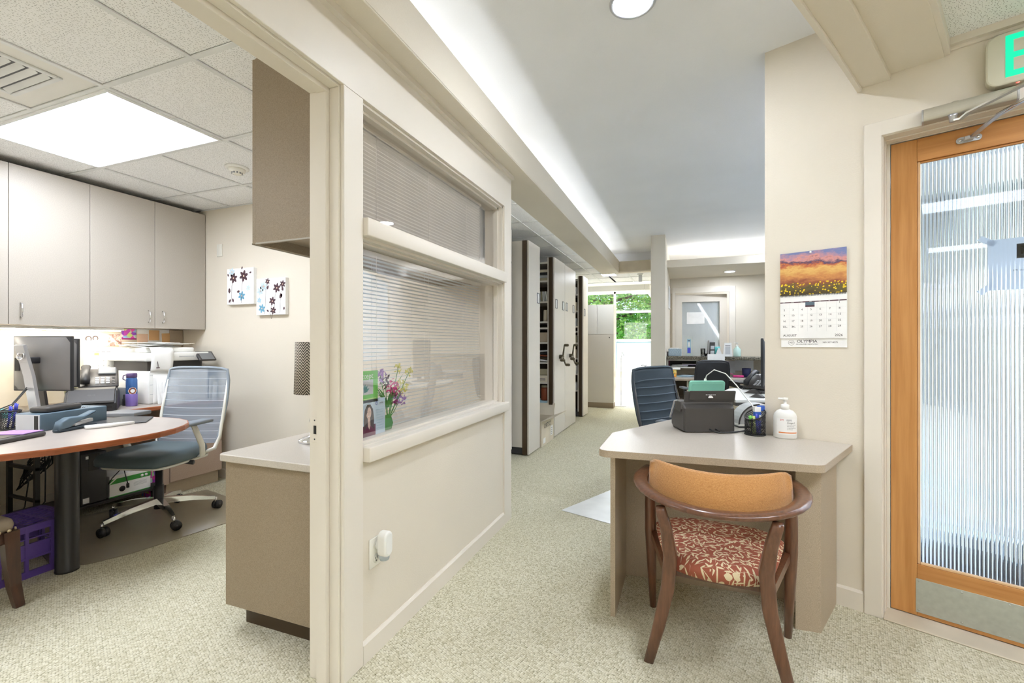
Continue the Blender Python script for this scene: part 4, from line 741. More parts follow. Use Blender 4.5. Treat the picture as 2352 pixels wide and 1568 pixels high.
# ---------------------------------------------------------------- under the desk
t = thing('floor_rack', 'low black metal rack under the desk holding the computer', 'rack', (-3.86, 1.95, 0)); mb = MB()
for x in (-.32, .0):
    for y in (-.32, .36): obj('post', MB().box(x - .012, x + .012, y - .012, y + .012, 0, .50 if y < 0 else .13, 'black_paint'), t)
obj('shelf', MB().box(-.33, .012, -.33, .37, .075, .095, 'black_paint', .002, 1), t)
mb = MB().box(-.332, .012, -.33, -.31, .40, .42, 'black_paint').box(-.332, .012, -.33, -.31, .20, .215, 'black_paint'); obj('crossbar', mb, t)
t = thing('computer_tower', 'black desktop tower with a blue power light under the desk', 'computer', (-3.875, 1.935, .0955))
obj('case', MB().box(-.30, 0, -.075, .075, 0, .355, 'black_plastic', .004, 1), t); obj('front_panel', MB().box(0, .012, -.073, .073, .004, .352, 'dark_grey', .005, 2), t)
obj('drive_bay', MB().box(.0115, .0135, -.035, .03, .23, .345, 'black_paint', .001, 1), t); obj('power_light', MB().ball((.0135, .045, .235), (.002, .005, .005), 'led_blue', 10), t)
mb = MB().box(.0118, .013, -.066, -.03, .012, .048, 'paper').box(.0118, .013, -.05, .0, .315, .335, 'paper').box(-.05, -.03, -.0762, -.075, .01, .10, 'paper'); obj('label_sticker', mb, t)
t = thing('paper_carton', 'white and green copy paper carton on the low rack', 'carton', (-3.875, 2.165, .0955)); obj('carton', MB().box(-.27, 0, -.135, .135, 0, .155, 'paper', .002, 1), t)
mb = MB().box(0, .0012, -.135, .135, .095, .130, 'green').box(0, .0012, -.135, .135, 0, .006, 'green'); mb.add([(.0014, -.135, .095), (.0014, -.09, .13), (.0014, -.105, .13), (.0014, -.135, .105)], [(0, 1, 2, 3)], 'paper')
mb.lathe([(.0, .0), (.020, 0), (.020, .0015), (0, .0015)], 'text_black', 18, T=Matrix.Translation((.0, -.055, .048)) @ FACE_X)
for k in range(2): mb.lathe([(0, 0), (.010, 0), (.010, .0022), (0, .0022)], 'paper', 14, T=Matrix.Translation((.0, .075 + .028 * k, .112)) @ FACE_X)
for k in range(4): mb.box(.0, .001, .02, .11, .072 - .008 * k, .0745 - .008 * k, 'light_grey')
obj('print', mb, t)
def bag(name, label, cx, cy, z, w_, d_, h_, mat, ):
    t = thing(name, label, 'bag', (cx, cy, z)); obj('bag', MB().grid(lambda u, v: ((d_ / 2) * math.cos(2 * math.pi * u) * (1 - .35 * v) * (1 + .12 * math.sin(9 * u * 6.28 + 5 * v)), (w_ / 2) * math.sin(2 * math.pi * u) * (1 + .1 * math.sin(4 * v + 7 * u * 6.28)), h_ * v), 30, 8, mat), t); return t
bag('gift_bag', 'bright magenta and purple gift bag on the floor by the chair post', -3.97, 2.358, .0, .06, .20, .25, 'toy_print'); bag('toy_packet', 'crinkled multicolour packet beside the copy paper carton', -3.92, 2.310, .0955, .018, .10, .15, 'toy_print')
mb = MB()
for k in range(6):
    P = [(-4.10 + .05 * math.cos(a * .7 + k), 1.70 + .05 * math.sin(a * .9 + k * 1.3) + .01 * k, .32 + .085 * math.sin(a * .9 + k) + .02 * k) for a in range(10)]; mb.tube(P, .0045, 'black_plastic', 6)
for k in range(3): mb.tube([(-4.08, 1.70 + .03 * k, .52), (-4.06, 1.68 + .04 * k, .35), (-4.02, 1.64 + .05 * k, .15), (-3.98, 1.58 + .03 * k, .06), (-4.0, 1.50, .008)], .004, 'black_plastic', 6)
obj('cable_bundle', mb, label='tangle of black cables hanging under the desk', cat='cables')
one('usb_cable', lambda b: b.tube([(-3.88, 2.10, .40), (-3.862, 2.11, .30), (-3.858, 2.13, .20), (-3.856, 2.135, .175)], .0035, 'black_plastic', 6).box(-3.862, -3.85, 2.127, 2.143, .145, .178, 'black_plastic', .002).tube([(-3.87, 2.16, .38), (-3.86, 2.10, .30), (-3.862, 2.04, .24), (-3.87, 2.02, .20)], .003, 'black_plastic', 6), label='black cable dangling over the copy paper carton', cat='cable')
# purple crate of square lattice
t = thing('milk_crate', 'purple plastic crate with lattice sides under the desk', 'crate', (-3.335, 1.345, 0), R(2)); a, b_, h_ = .165, .165, .27
def lattice(name, T):
    mb = MB()
    for k in range(4): u = -a + .012 + (2 * a - .024) * k / 3; mb.box(u - .007, u + .007, -.004, .010, 0, h_, 'purple', T=T)
    for zz, hh in ((.0, .035), (.095, .010), (.165, .010), (h_ - .035, .035)): mb.box(-a, a, -.0035, .0095, zz, zz + hh, 'purple', T=T)
    for k in range(3):
        u = -a + .012 + (2 * a - .024) * (k + .5) / 3
        if k < 2: mb.box(u - .05, u + .05, 0, .004, .095, .17, 'purple', T=T)
        mb.box(u - .045, u + .045, 0, .006, .198, .204, 'purple', T=T)
    return obj(name, mb, t)
for k in range(4): lattice('lattice_side', Matrix.Rotation(k * math.pi / 2, 4, 'Z') @ TR((0, -b_, 0)))
mb = MB()
for k in range(8): u = -a + .02 + (2 * a - .04) * k / 7; mb.box(u - .004, u + .004, -b_ + .01, b_ - .01, h_ - .010, h_ - .002, 'purple')
for k in range(4): u = -a + .02 + (2 * a - .04) * k / 3; mb.box(-a + .01, a - .01, u - .007, u + .007, h_ - .012, h_ - .001, 'purple')
obj('lattice_floor', mb, t)
# nailhead chair at the left edge
t = thing('nailhead_chair', 'dark legged chair with tan fabric and brass nailheads at the left edge', 'chair', (-3.09, .915, 0), 0)
obj('seat', MB().box(-.26, .205, -.24, .235, .345, .412, 'tan_fabric', .03, 3), t); obj('apron', MB().box(-.24, .200, -.22, .230, .295, .352, 'dark_leg', .006, 1), t)
for sx in (-1, 1):
    for sy in (-1, 1):
        x, y = (.19 if sx > 0 else -.22), (.215 if sy > 0 else -.20)
        obj('leg', MB().tube([(x, y, .35), (x + .004 * sx, y + .004 * sy, .22), (x + .012 * sx, y + .010 * sy, .10), (x + .032 * sx, y + .02 * sy, .0)], [.026, .024, .020, .016], 'dark_leg', sec=[(-1, -1), (1, -1), (1, 1), (-1, 1)], up=Vector((0, 1, 0)), smooth=False), t)
mb = MB()
for k in range(14): mb.ball((-.24 + .033 * k, .236, .356), (.008, .004, .008), 'tack', 8); mb.ball((.206, -.22 + .033 * k, .356), (.004, .008, .008), 'tack', 8)
obj('nailheads', mb, t); obj('backrest', MB().box(-.25, .195, -.30, -.235, .40, .92, 'tan_fabric', .025, 3), t)
# floor mat
one('chair_mat', lambda b: b.prism([(-4.05, 1.62), (-3.22, 1.42), (-3.06, 1.50), (-2.98, 1.66), (-2.84, 2.45), (-3.70, 2.62)], .0005, .0045, 'mat_clear', .002, 1), label='translucent brown floor mat under the mesh chair', cat='floor mat')
# ---------------------------------------------------------------- mesh office chair
def office_chair(loc, rz, label, back='chair_mesh', frame='chair_frame', seat='seat_teal', base='chrome', group=None):
    t = thing('office_chair', label, 'chair', loc, rz, group)          # local -y is the front
    obj('gas_post', MB().lathe([(.028, .07), (.028, .23), (.021, .232), (.021, .39)], 'black_plastic', 18), t)
    for k in range(5):
        a = R(-105 + 72 * k); c, s_ = math.cos(a), math.sin(a)
        lg = obj('base_leg', MB().tube([(.02 * c, .02 * s_, .125), (.18 * c, .18 * s_, .112), (.325 * c, .325 * s_, .085)], [.028, .023, .015], base, sec=[(-.8, -.7), (.8, -.7), (.65, .7), (-.65, .7)], up=Vector((0, 0, 1)), smooth=False), t)
        mb = MB(); ca = a + random.uniform(-.9, .9) + 1.57; cx, cy = .33 * c, .33 * s_; v = Vector((math.cos(ca), math.sin(ca), 0)); n = Vector((-v.y, v.x, 0)); o_ = Vector((cx, cy, 0)) + v * .012
        for sg in (-1, 1): p = o_ + n * sg * .012 + Vector((0, 0, .031)); mb.tube([p - n * .009, p + n * .009], .0295, 'black_plastic', 18)
        mb.tube([o_ + Vector((0, 0, .031)) - n * .022, o_ + Vector((0, 0, .031)) + n * .022], .008, 'dark_grey', 8); mb.cyl((cx, cy, .045), (cx, cy, .086), .008, base, 8); obj('caster', mb, t)
    mb = MB(); mb.box(-.08, .08, -.13, .12, .362, .402, 'black_plastic', .012, 2); obj('mechanism', mb, t); obj('lever', MB().tube([(.05, .0, .40), (.17, .0, .395), (.25, .01, .39)], [.008, .012, .016], 'black_plastic', 8), t)
    mb = MB(); n = 20
    def sf(top):
        def f(u, v):
            x = 2 * u - 1; y = 2 * v - 1; e = max(abs(x), abs(y)); q = max(0., e - .72) / .28; rx = .262 * (1 - .08 * max(0, y)); c_ = 1 - .16 * (x * x * y * y)
            zt = .494 - .030 * (1 - math.sqrt(max(0., 1 - q * q))) - .012 * max(0, -y) ** 3 + .006 * x * x * (1 - q)
            zb = .410 + .012 * (1 - math.sqrt(max(0., 1 - q * q)))
            return (x * rx * c_, -.03 + .262 * y * c_, zt if top else zb)
        return f
    mb.grid(sf(True), n, n, seat); o0 = len(mb.v); m2 = MB(); m2.grid(sf(False), n, n, seat); mb.add(m2.v, m2.f, seat, True)
    ring = [i for i in range(n + 1)] + [i * (n + 1) + n for i in range(1, n + 1)] + [n * (n + 1) + i for i in range(n - 1, -1, -1)] + [i * (n + 1) for i in range(n - 1, 0, -1)]
    for i in range(len(ring)): a, b = ring[i], ring[(i + 1) % len(ring)]; mb.f.append((a, b, o0 + b, o0 + a)); mb.m.append(mb.mi(seat)); mb.s.append(True)
    obj('seat', mb, t); obj('seat_pan', MB().prism(rpoly(.46, .46, .08), .394, .4095, frame, .004, 1, T=TR((0, -.01, 0))), t)
    def bf(u, v):
        x = 2 * u - 1; z = v; return (x * (.235 + .02 * math.sin(2.6 * z)) * (1 - .05 * max(0, z - .85) * 6 * abs(x) ** 3), .235 + .02 * math.sin(3 * z) + .11 * z - .035 * (1 - x * x), .475 + .55 * z - .018 * abs(x) ** 4 * (z > .8))
    bk = obj('backrest', MB().grid(bf, 16, 20, back, thick=.012 if back != 'chair_mesh' else None), t)
    if back != 'chair_mesh':
        mb = MB()
        for k in range(1, 8): mb.tube([(p[0] * .97, p[1] + .0005, p[2]) for p in (bf(q / 12., .10 + .105 * k) for q in range(13))], .0035, 'seam_blue', 5); mb.tube([(p[0] * .97, p[1] - .0125, p[2]) for p in (bf(q / 12., .10 + .105 * k) for q in range(13))], .0035, 'seam_blue', 5)
        obj('seam', mb, bk)
    P = [bf(0, k / 14.) for k in range(15)] + [bf(k / 10., 1) for k in range(1, 10)] + [bf(1, 1 - k / 14.) for k in range(15)]; P = [(x, y + .004, z) for x, y, z in P]
    obj('back_frame', MB().tube(P, .011, 'chair_mesh_rim' if back == 'chair_mesh' else back, 8, closed=False), t)
    for sx in (-1, 1): obj('back_upright', MB().tube([(sx * .20, .10, .415), (sx * .235, .22, .44), (sx * .248, .256, .52), (sx * .252, .295, .72), (sx * .245, .345, .95)], [.012, .014, .012, .010, .006], frame, 8), t)
    mb = MB(); mb.tube([(-.2, .10, .415), (0, .14, .405), (.2, .10, .415)], .014, frame, 8); obj('back_yoke', mb, t)
    for sx in (-1, 1):
        ar = obj('arm', MB().tube([(sx * .22, .06, .415), (sx * .275, .06, .43), (sx * .29, .04, .50), (sx * .285, -.03, .655)], [.018, .02, .02, .018], frame, 10, sec=[(1.25 * math.cos(q * math.pi / 5), .6 * math.sin(q * math.pi / 5)) for q in range(10)], up=Vector((sx, 0, .2))), t)
        obj('arm_pad', MB().prism([(-.04, -.13), (.03, -.15), (.045, .0), (.04, .12), (-.04, .11)], .655, .680, 'arm_grey', .009, 2, T=TR((sx * .285, -.02, 0)), smooth=True), ar)
    return t
plain('seam_blue', (72, 86, 98), .6); plain('chair_mesh_rim', (146, 156, 166), .6); plain('arm_grey', (122, 130, 138), .55)
office_chair((-3.40, 2.07, .0045), R(15), 'grey mesh back office chair with white arms at the round desk')
# ---------------------------------------------------------------- hall desk with the wooden chair
ZT = .7485
t = thing('writing_desk', 'taupe laminate desk against the calendar wall with a pale angled top', 'desk', (0, 0, 0))
P = arc(-.312, 2.03, .045, 180, 268, 5) + arc(.462, 2.075, .045, 274, 335, 4) + [tuple(wq(.053, -.003)[:2]), tuple(wq(-.306, -.003)[:2]), tuple(wq(-.312, .15)[:2]), (.30, 3.03), (.06, 3.05), (-.072, 2.959), (-.330, 2.440), (-.355, 2.395)]
obj('desktop', MB().prism(P, .718, .748, 'worktop', .0015, 1, side='taupe_laminate'), t)
mb = MB(); mb.tube([(x, y, .733) for x, y in P], 1, 'taupe_laminate', sec=[(0, -.0148), (.0012, -.0148), (.0012, .0142), (0, .0142)], up=Vector((0, 0, 1)), smooth=False, closed=True); obj('edge_band', mb, t)
obj('side_panel', MB().box(-.311, -.290, 2.046, 2.47, 0, .718, 'taupe_laminate'), t)
obj('modesty_panel', MB().prism([(-.29, 2.445), (.52, 2.475), (.52, 2.495), (-.29, 2.466)], 0, .718, 'taupe_laminate'), t)
a, b = wq(-.055, -.30), wq(-.005, -.008)
obj('pedestal', MB().prism([(.437, 2.232), (.531, 2.237), (b.x, b.y), (b.x - .10, b.y + .02)], 0, .718, 'taupe_laminate'), t)
# wooden chair
t = thing('wooden_armchair', 'walnut round backed chair with ochre back pad and leaf print seat', 'chair', (.115, 1.955, 0), R(-3.5))
rail = []
for k in range(25):
    u = -1 + k / 12.0; a = u * 2.02; x = .288 * math.sin(a) if abs(a) < 1.57 else math.copysign(.288 - .03 * (abs(a) - 1.57), a); y = -.285 + .30 * (1 - math.cos(a)) * .93; rail.append((x, y, .637 + .032 * min(1, u * u * 1.4)))
obj('arm_rail', MB().tube(rail, [.7 + .3 * min(1, (1 - abs(-1 + k / 12.)) * 4) for k in range(25)], 'walnut', 12, sec=[(.028 * math.cos(q * math.pi / 6), .0135 * math.sin(q * math.pi / 6)) for q in range(12)], up=Vector((0, 0, 1))), t)
def pf(th):
    def f(u, v):
        x = (2 * u - 1); y = -.232 + .155 * x * x + .055 * v - .012 * math.sin(math.pi * v); e = max(0, abs(x) - .86) / .14; z = .628 + .112 * v; zc = .684
        z = zc + (z - zc) * (1 - .35 * e * e); return (x * .242, y + th * (1 - .8 * e * e), z)
    return f
b = bmesh.new(); bA = MB(); bA.grid(pf(-.018), 24, 8, 'ochre_corduroy'); n0 = len(bA.v); bB = MB(); bB.grid(pf(.018), 24, 8, 'ochre_corduroy'); bA.add(bB.v, bB.f, 'ochre_corduroy', True)
ring = [i for i in range(25)] + [25 * j + 24 for j in range(1, 9)] + [25 * 8 + i for i in range(23, -1, -1)] + [25 * j for j in range(7, 0, -1)]
def lip(q): 
    p = bA.v[q]; p2 = bA.v[n0 + q]; m = (p + p2) / 2; d = m - Vector((0, -.12, .684)); return m + Vector((d.x * .03, 0, (.008 if d.z > 0 else -.008)))
m0 = len(bA.v); bA.v += [lip(q) for q in ring]
for i in range(len(ring)):
    j = (i + 1) % len(ring)
    for f in ((ring[i], ring[j], m0 + j, m0 + i), (m0 + i, m0 + j, n0 + ring[j], n0 + ring[i])): bA.f.append(f); bA.m.append(0); bA.s.append(True)
b.free(); obj('back_pad', bA, t)
for sx in (-1, 1):
    obj('rear_leg', MB().tube([(sx * .184, -.252, .622), (sx * .168, -.218, .54), (sx * .155, -.188, .43), (sx * .166, -.176, .30), (sx * .198, -.168, .15), (sx * .236, -.160, 0)], [.0145, .017, .0215, .0215, .0195, .0155], 'walnut', sec=[(-1.1, -.8), (-.8, -1), (.8, -1), (1.1, -.8), (1.1, .8), (.8, 1), (-.8, 1), (-1.1, .8)], up=Vector((0, 1, 0))), t)
    obj('front_leg', MB().tube([(sx * .272, .175, .655), (sx * .276, .185, .50), (sx * .276, .198, .36), (sx * .272, .21, .18), (sx * .268, .222, 0)], [.016, .023, .025, .020, .014], 'walnut', 12), t)
def seatf(u, v):
    y = 2 * v - 1; hw = .222 + .042 * y; x = 2 * u - 1; e = max(abs(x), abs(y)); rr = (abs(x) ** 5 + abs(y) ** 5)
    return (x * hw * (1 - (.07 if y > 0 else .20) * abs(y) ** 3), .015 + .210 * y * (1 - (.05 if y > 0 else .16) * x * x), .425 + .012 * y + .010 * (1 - x * x) - .030 * min(1.6, rr) ** 2 * .5)
mb = MB(); mb.grid(seatf, 20, 20, 'leaf_fabric'); nn = len(mb.v); m2 = MB(); m2.grid(lambda u, v: (seatf(u, v)[0] * .95, .015 + (seatf(u, v)[1] - .015) * .95, .372 + .012 * (2 * v - 1)), 20, 20, 'leaf_fabric'); mb.add(m2.v, m2.f, 'leaf_fabric', True); n = 20
ring = [i for i in range(n + 1)] + [i * (n + 1) + n for i in range(1, n + 1)] + [n * (n + 1) + i for i in range(n - 1, -1, -1)] + [i * (n + 1) for i in range(n - 1, 0, -1)]
for i in range(len(ring)): p, q = ring[i], ring[(i + 1) % len(ring)]; mb.f.append((p, q, nn + q, nn + p)); mb.m.append(0); mb.s.append(True)
obj('seat', mb, t)
mb = MB(); mb.box(-.15, .15, -.135, -.115, .33, .372, 'walnut', .003, 1).box(-.25, .25, .18, .2, .31, .37, 'walnut', .003, 1)
for sx in (-1, 1): mb.tube([(sx * .165, -.17, .345), (sx * .262, .185, .345)], 1, 'walnut', sec=[(-.010, -.018), (.010, -.018), (.010, .018), (-.010, .018)], up=Vector((0, 0, 1)), smooth=False)
obj('seat_rail', mb, t); mb = MB()
for sx in (-1, 1): mb.cyl((sx * .09, -.15, .355), (sx * .09, -.15, .375), .012, 'bronze', 8)
obj('seat_bolt', mb, t)
# things on the desk
t = thing('document_scanner', 'black desk scanner seen from behind with its tray raised beside the pen holder', 'scanner', (.085, 2.655, ZT), R(22))
obj('body', MB().prism([(-.090, .004), (.07, 0), (.095, .02), (.095, .055), (.03, .150), (-.055, .150), (-.088, .125)], -.134, .134, 'charcoal', .012, 3, T=SX), t)
obj('top_cover', MB().prism([(-.068, .118), (-.05, .100), (.02, .110), (.03, .158), (-.055, .158)], -.140, .140, 'charcoal', .006, 2, T=SX), t)
tr_ = obj('paper_tray', MB().prism([(-.056, .150), (-.046, .150), (-.062, .212), (-.072, .212)], -.120, .148, 'charcoal', .003, 2, T=SX), t)
obj('tray_extension', MB().prism([(-.0665, .168), (-.058, .168), (-.072, .2155), (-.080, .2155)], -.098, .142, 'charcoal', .003, 2, T=SX), t)
mb = MB(); T = Matrix.Translation((0.01, -.0795, .178)) @ Matrix.Rotation(R(-18), 4, 'X'); mb.add([tuple(T @ Vector((.013 * math.cos(k * math.pi / 10), -.001, .013 * math.sin(k * math.pi / 10)))) for k in range(11)], [tuple(range(11))], 'paper'); obj('finger_mark', mb, t)
mb = MB(); 
for k in range(6): mb.box(-.018 + .009 * k, -.0115 + .009 * k, -.0005, 0, .0, .003, 'light_grey', T=Matrix.Translation((0, -.0845, .194)) @ Matrix.Rotation(R(-18), 4, 'X'))
obj('name_mark', mb, t); mb = MB().box(-.134, -.128, .02, .095, .06, .155, 'light_grey', .002, 1, T=TR((0, .0, 0), 0)); 
mb = MB(); mb.tube([(-.137, .096, .05), (-.137, .092, .062), (-.137, .034, .150), (-.137, .0, .156)], .005, 'silver', 6); obj('silver_trim', mb, t)
mb = MB(); mb.tube([(.0, -.088, .018), (.0, -.112, .016), (.03, -.125, .006), (.12, -.11, .005), (.20, -.06, .005), (.27, -.10, .005)], .0032, 'black_plastic', 6).tube([(.03, -.088, .018), (.035, -.11, .014), (.07, -.12, .005), (.15, -.085, .005), (.25, -.075, .005)], .0028, 'black_plastic', 6); obj('cable', mb, t)
t = thing('tablet', 'mint green tablet case standing behind the black scanner', 'tablet', (.112, 2.985, ZT), R(20))
T = TR((0, 0, .075), R(10)); obj('case', MB().prism(rpoly(.213, .165, .016), -.008, .008, 'mint', .004, 2, T=T @ TR((0, 0, .085)) @ FACE_NY, smooth=True), t); obj('inset', MB().prism(rpoly(.185, .135, .012), 0, .001, 'mint', T=T @ TR((0, -.0085, .085)) @ FACE_NY), t)
obj('stand', MB().prism([(-.02, -.05), (.02, -.05), (.02, .07), (-.02, .07)], 0, .008, 'mint', .002, 1).box(-.02, .02, .0, .012, .005, .10, 'mint'), t)
mb = MB(); mb.tube([(.112, 2.97, .995), (.12, 2.965, 1.02), (.16, 2.95, 1.055), (.22, 2.92, 1.035), (.27, 2.85, .975), (.31, 2.76, .915), (.33, 2.68, .885), (.345, 2.645, .84), (.36, 2.655, .755)], .003, 'white_plastic', 8).box(.105, .119, 2.962, 2.976, .975, 1.0, 'white_plastic', .002); obj('charging_cable', mb, label='white charging cable arching from the mint tablet to the pen holder', cat='cable')
t = thing('curved_tray', 'curved grey shell with a dark rim and pale foot behind the pen holder', 'desk tray', (.315, 2.85, ZT), R(20)); t.scale = (.85, .85, .85)
obj('shell', MB().prism([(-.07, .02)] + arc(.06, .02, .13, 180, 90, 8) + [(.10, .15), (.10, .02)], -.06, .06, 'light_grey', .003, 1, T=FACE_NY), t)
obj('rim', MB().tube([(x, -.061, y) for x, y in arc(.06, .02, .13, 180, 90, 10)] , .005, 'charcoal', 8), t); obj('foot', MB().box(-.075, .10, -.065, .06, 0, .010, 'black_plastic').box(-.073, .10, -.066, .06, .010, .022, 'white_plastic'), t)
HC = wq(-.338, -.060)
cup = mesh_cup((HC.x, HC.y, ZT), 'black mesh pen holder with slanted rim beside the sanitizer bottle', .047, .12, 0, lambda a: .100 + .024 * math.cos(a - R(50)))
obj('divider', MB().box(-.046, .046, -.001, .001, .004, .085, 'black_paint', T=TR((0, 0, 0), 0, 0, R(60))), cup)
for k, (dx, dy, ex, ey, z1, m, c, r, lab) in enumerate(((-.015, -.02, -.025, -.025, .098, 'lime', 'bright_green', .007, 'green capped highlighter in the mesh pen holder'), (-.004, -.012, -.008, -.018, .096, 'lime', 'lime', .0065, 'yellow highlighter in the mesh pen holder'), (.012, -.015, .004, -.02, .108, 'blue_pen', 'blue_pen', .0055, 'blue pen front of the mesh pen holder'), (.018, .0, .024, .004, .10, 'blue_pen', 'light_grey', .005, 'grey capped pen in the mesh pen holder'), (.02, -.012, -.006, .012, .09, 'blue_pen', 'blue_pen', .005, 'blue pen leaning inward in the mesh pen holder'))):
    pen((HC.x + dx, HC.y + dy, ZT + .006), (HC.x + ex, HC.y + ey, ZT + z1), r, m, c, lab)
t = thing('marker', 'thick blue marker with a white label sticking out of the pen holder', 'marker', (HC.x + .012, HC.y + .016, ZT + .006), R(18)); obj('barrel', MB().box(-.017, .017, -.010, .010, .0, .112, 'marker_blue', .004, 2).box(.0, .036, -.008, .008, .112, .14, 'marker_blue', .003, 1), t); obj('label_wrap', MB().box(-.018, .014, -.0108, .0108, .109, .134, 'paper', .001, 1), t)
BC = wq(-.208, -.042); t = thing('sanitizer_bottle', 'white pump bottle with red and black lettering on the hall desk', 'bottle', (BC.x, BC.y, ZT), R(-10))
obj('bottle', MB().lathe([(0, 0), (.046, 0), (.050, .005), (.050, .105), (.046, .120), (.034, .134), (.020, .140), (.018, .142)], 'white_plastic', 36, sy=.74), t)
obj('pump', MB().lathe([(.0185, .138), (.0185, .162), (.012, .165), (.0065, .166), (.0065, .184), (.013, .185), (.013, .196), (0, .197)], 'white_plastic', 22), t); obj('spout', MB().box(-.030, .004, -.007, .007, .186, .195, 'white_plastic', .003, 2), t)
mb = MB()
def wrap(mb0, T, s, size, mat, cx, cz):                               # lettering bent round the oval body
    tm = MB(); txt(tm, s, size, mat, Matrix.Identity(4), 0.0, 'LEFT')
    pts = []
    for v in tm.v: a = (cx + v.x) / .0505; pts.append((.0507 * math.sin(a), -.0507 * .74 * math.cos(a) - .0003, cz + v.y))
    mb0.add(pts, tm.f, mat)
lb = MB(); lb.grid(lambda u, v: (.0504 * math.sin(-.75 + 2.15 * u), -.0504 * .74 * math.cos(-.75 + 2.15 * u), .022 + .077 * v), 16, 1, 'paper'); obj('label_panel', lb, t)
wrap(mb, None, '3M', .0125, 'red', -.022, .091); wrap(mb, None, 'ESPE', .0118, 'text_grey', .006, .0905); wrap(mb, None, 'Avagard', .0115, 'text_black', .008, .0785)
for k, s in enumerate(('Instant Hand Antiseptic', 'With Moisturizers', 'Contains Ethyl Alcohol', 'Gel 61% w/w')): wrap(mb, None, s, .0048, 'text_black', .008, .069 - .0075 * k)
for q in range(12): a0 = -.55 + 1.75 * q / 12; a1 = -.55 + 1.75 * (q + 1) / 12; mb.add([(.0508 * math.sin(a), -.0508 * .74 * math.cos(a) - .0002, z) for a, z in ((a0, .028), (a1, .028), (a1, .033), (a0, .033))], [(0, 1, 2, 3)], 'orange')
obj('lettering', mb, t)
# wall calendar
t = thing('wall_calendar', 'wall calendar with a colourful hills picture above August dates', 'calendar', (0, 0, 0)); t.matrix_world = WM @ Matrix.Translation((-.101, 0, 1.445))
obj('picture_page', MB().box(-.135, .135, -.010, -.008, .002, .211, 'hills_print', T=TR((0, 0, 0), R(.8))), t); obj('date_page', MB().box(-.135, .135, -.010, -.0085, -.209, -.002, 'paper'), t); obj('back_card', MB().box(-.132, .136, -.0045, -.002, -.252, .20, 'paper'), t)
mb = MB()
for k in range(44): x = -.131 + .262 * k / 43; mb.tube([(x, -.0085, .006), (x, -.0125, .004), (x, -.0125, -.004), (x, -.0085, -.006)], .0008, 'dark_grey', 4)
obj('spiral_binding', mb, t); obj('push_pin', MB().lathe([(0, 0), (.004, 0), (.003, .006), (.005, .010), (0, .011)], 'white_plastic', 12, T=TR((-.005, -.010, .204), R(90))), t)
mb = MB(); Tp = lambda x, z, y=-.0103: Matrix.Translation((x, y, z)) @ FACE_NY
mb.box(-.135, .135, -.0104, -.010, -.035, -.030, 'plum_print'); mb.box(-.028, .010, -.0105, -.010, -.058, -.034, 'blue_grey').box(-.028, .010, -.0107, -.010, -.058, -.050, 'plum_print')
for k, s in enumerate(('SUN', 'MON', 'TUE', 'WED', 'THU', 'FRI', 'SAT')): txt(mb, s, .0045, 'paper', Tp(-.119 + .0375 * k, -.0325, -.0105), .0001)
day = 1
for r_ in range(5):
    for c_ in range(7):
        if (r_ == 0 and c_ < 6) or day > 29: continue
        txt(mb, str(day), .0125, 'text_black', Tp(-.117 + .0375 * c_, -.042 - .0275 * r_), .0002); day += 1
for c_ in range(2): txt(mb, ('23', '24')[c_], .007, 'text_grey', Tp(-.119 + .0375 * c_, -.152), .0001); txt(mb, ('30', '31')[c_], .007, 'text_grey', Tp(-.108 + .0375 * c_, -.155), .0001)
txt(mb, 'AUGUST', .0150, 'text_black', Tp(-.093, -.195), .0003); txt(mb, '2026', .0155, 'text_black', Tp(.105, -.195), .0003)
for k in range(1, 7): mb.box(-.1352 + .0386 * k, -.1348 + .0386 * k, -.0102, -.010, -.175, -.038, 'light_grey')
for k in range(1, 5): mb.box(-.133, .133, -.0102, -.010, -.0352 - .0275 * k, -.0349 - .0275 * k, 'light_grey')
txt(mb, 'OLYMPIA', .0205, 'text_black', Tp(-.022, -.224, -.0047), .0003); txt(mb, 'ADVANCED DENTISTRY', .0085, 'text_black', Tp(-.022, -.238, -.0047), .0002); txt(mb, '360-357-8075', .0108, 'text_black', Tp(.071, -.229, -.0047), .0002)
txt(mb, 'AD', .012, 'text_black', Tp(-.088, -.230, -.0047), .0002); mb.tube([(-.088 + .0125 * math.cos(2 * math.pi * k / 20), -.0047, -.230 + .0125 * math.sin(2 * math.pi * k / 20)) for k in range(20)], .0005, 'text_black', 4, closed=True)
obj('lettering', mb, t)
# exit sign, door closer, paper on the door
t = thing('exit_sign', 'cream exit sign with glowing green letters above the wood door', 'sign', (0, 0, 0)); t.matrix_world = WM @ Matrix.Translation((.475, 0, 2.194))
obj('housing', MB().prism([(x + .235, y + .0985) for x, y in rpoly(.47, .197, .035, 6)], .001, .045, 'exit_face', .006, 2, T=FACE_NY), t)
mb = MB(); y0, y1 = -.0465, -.0448; za, zb = .025, .182; sw = .021
def bar(x0, x1, z0, z1): mb.box(x0, x1, y0, y1, z0, z1, 'exit_green')
bar(.052, .052 + sw, za, zb)
for zz in (za, (za + zb) / 2 - sw / 2, zb - sw): bar(.052 + sw, .140, zz, zz + sw)
for sg in (1, -1): mb.add([(x, y, z) for y in (y0, y1) for x, z in ((.157 if sg > 0 else .255, za), (.185 if sg > 0 else .227, za), (.255 if sg > 0 else .157, zb), (.227 if sg > 0 else .185, zb))], [(0, 1, 2, 3), (7, 6, 5, 4), (0, 4, 5, 1), (1, 5, 6, 2), (2, 6, 7, 3), (3, 7, 4, 0)], 'exit_green')
bar(.275, .275 + sw, za, zb); bar(.312, .418, zb - sw, zb); bar(.355, .355 + sw, za, zb - sw); obj('lettering', mb, t)
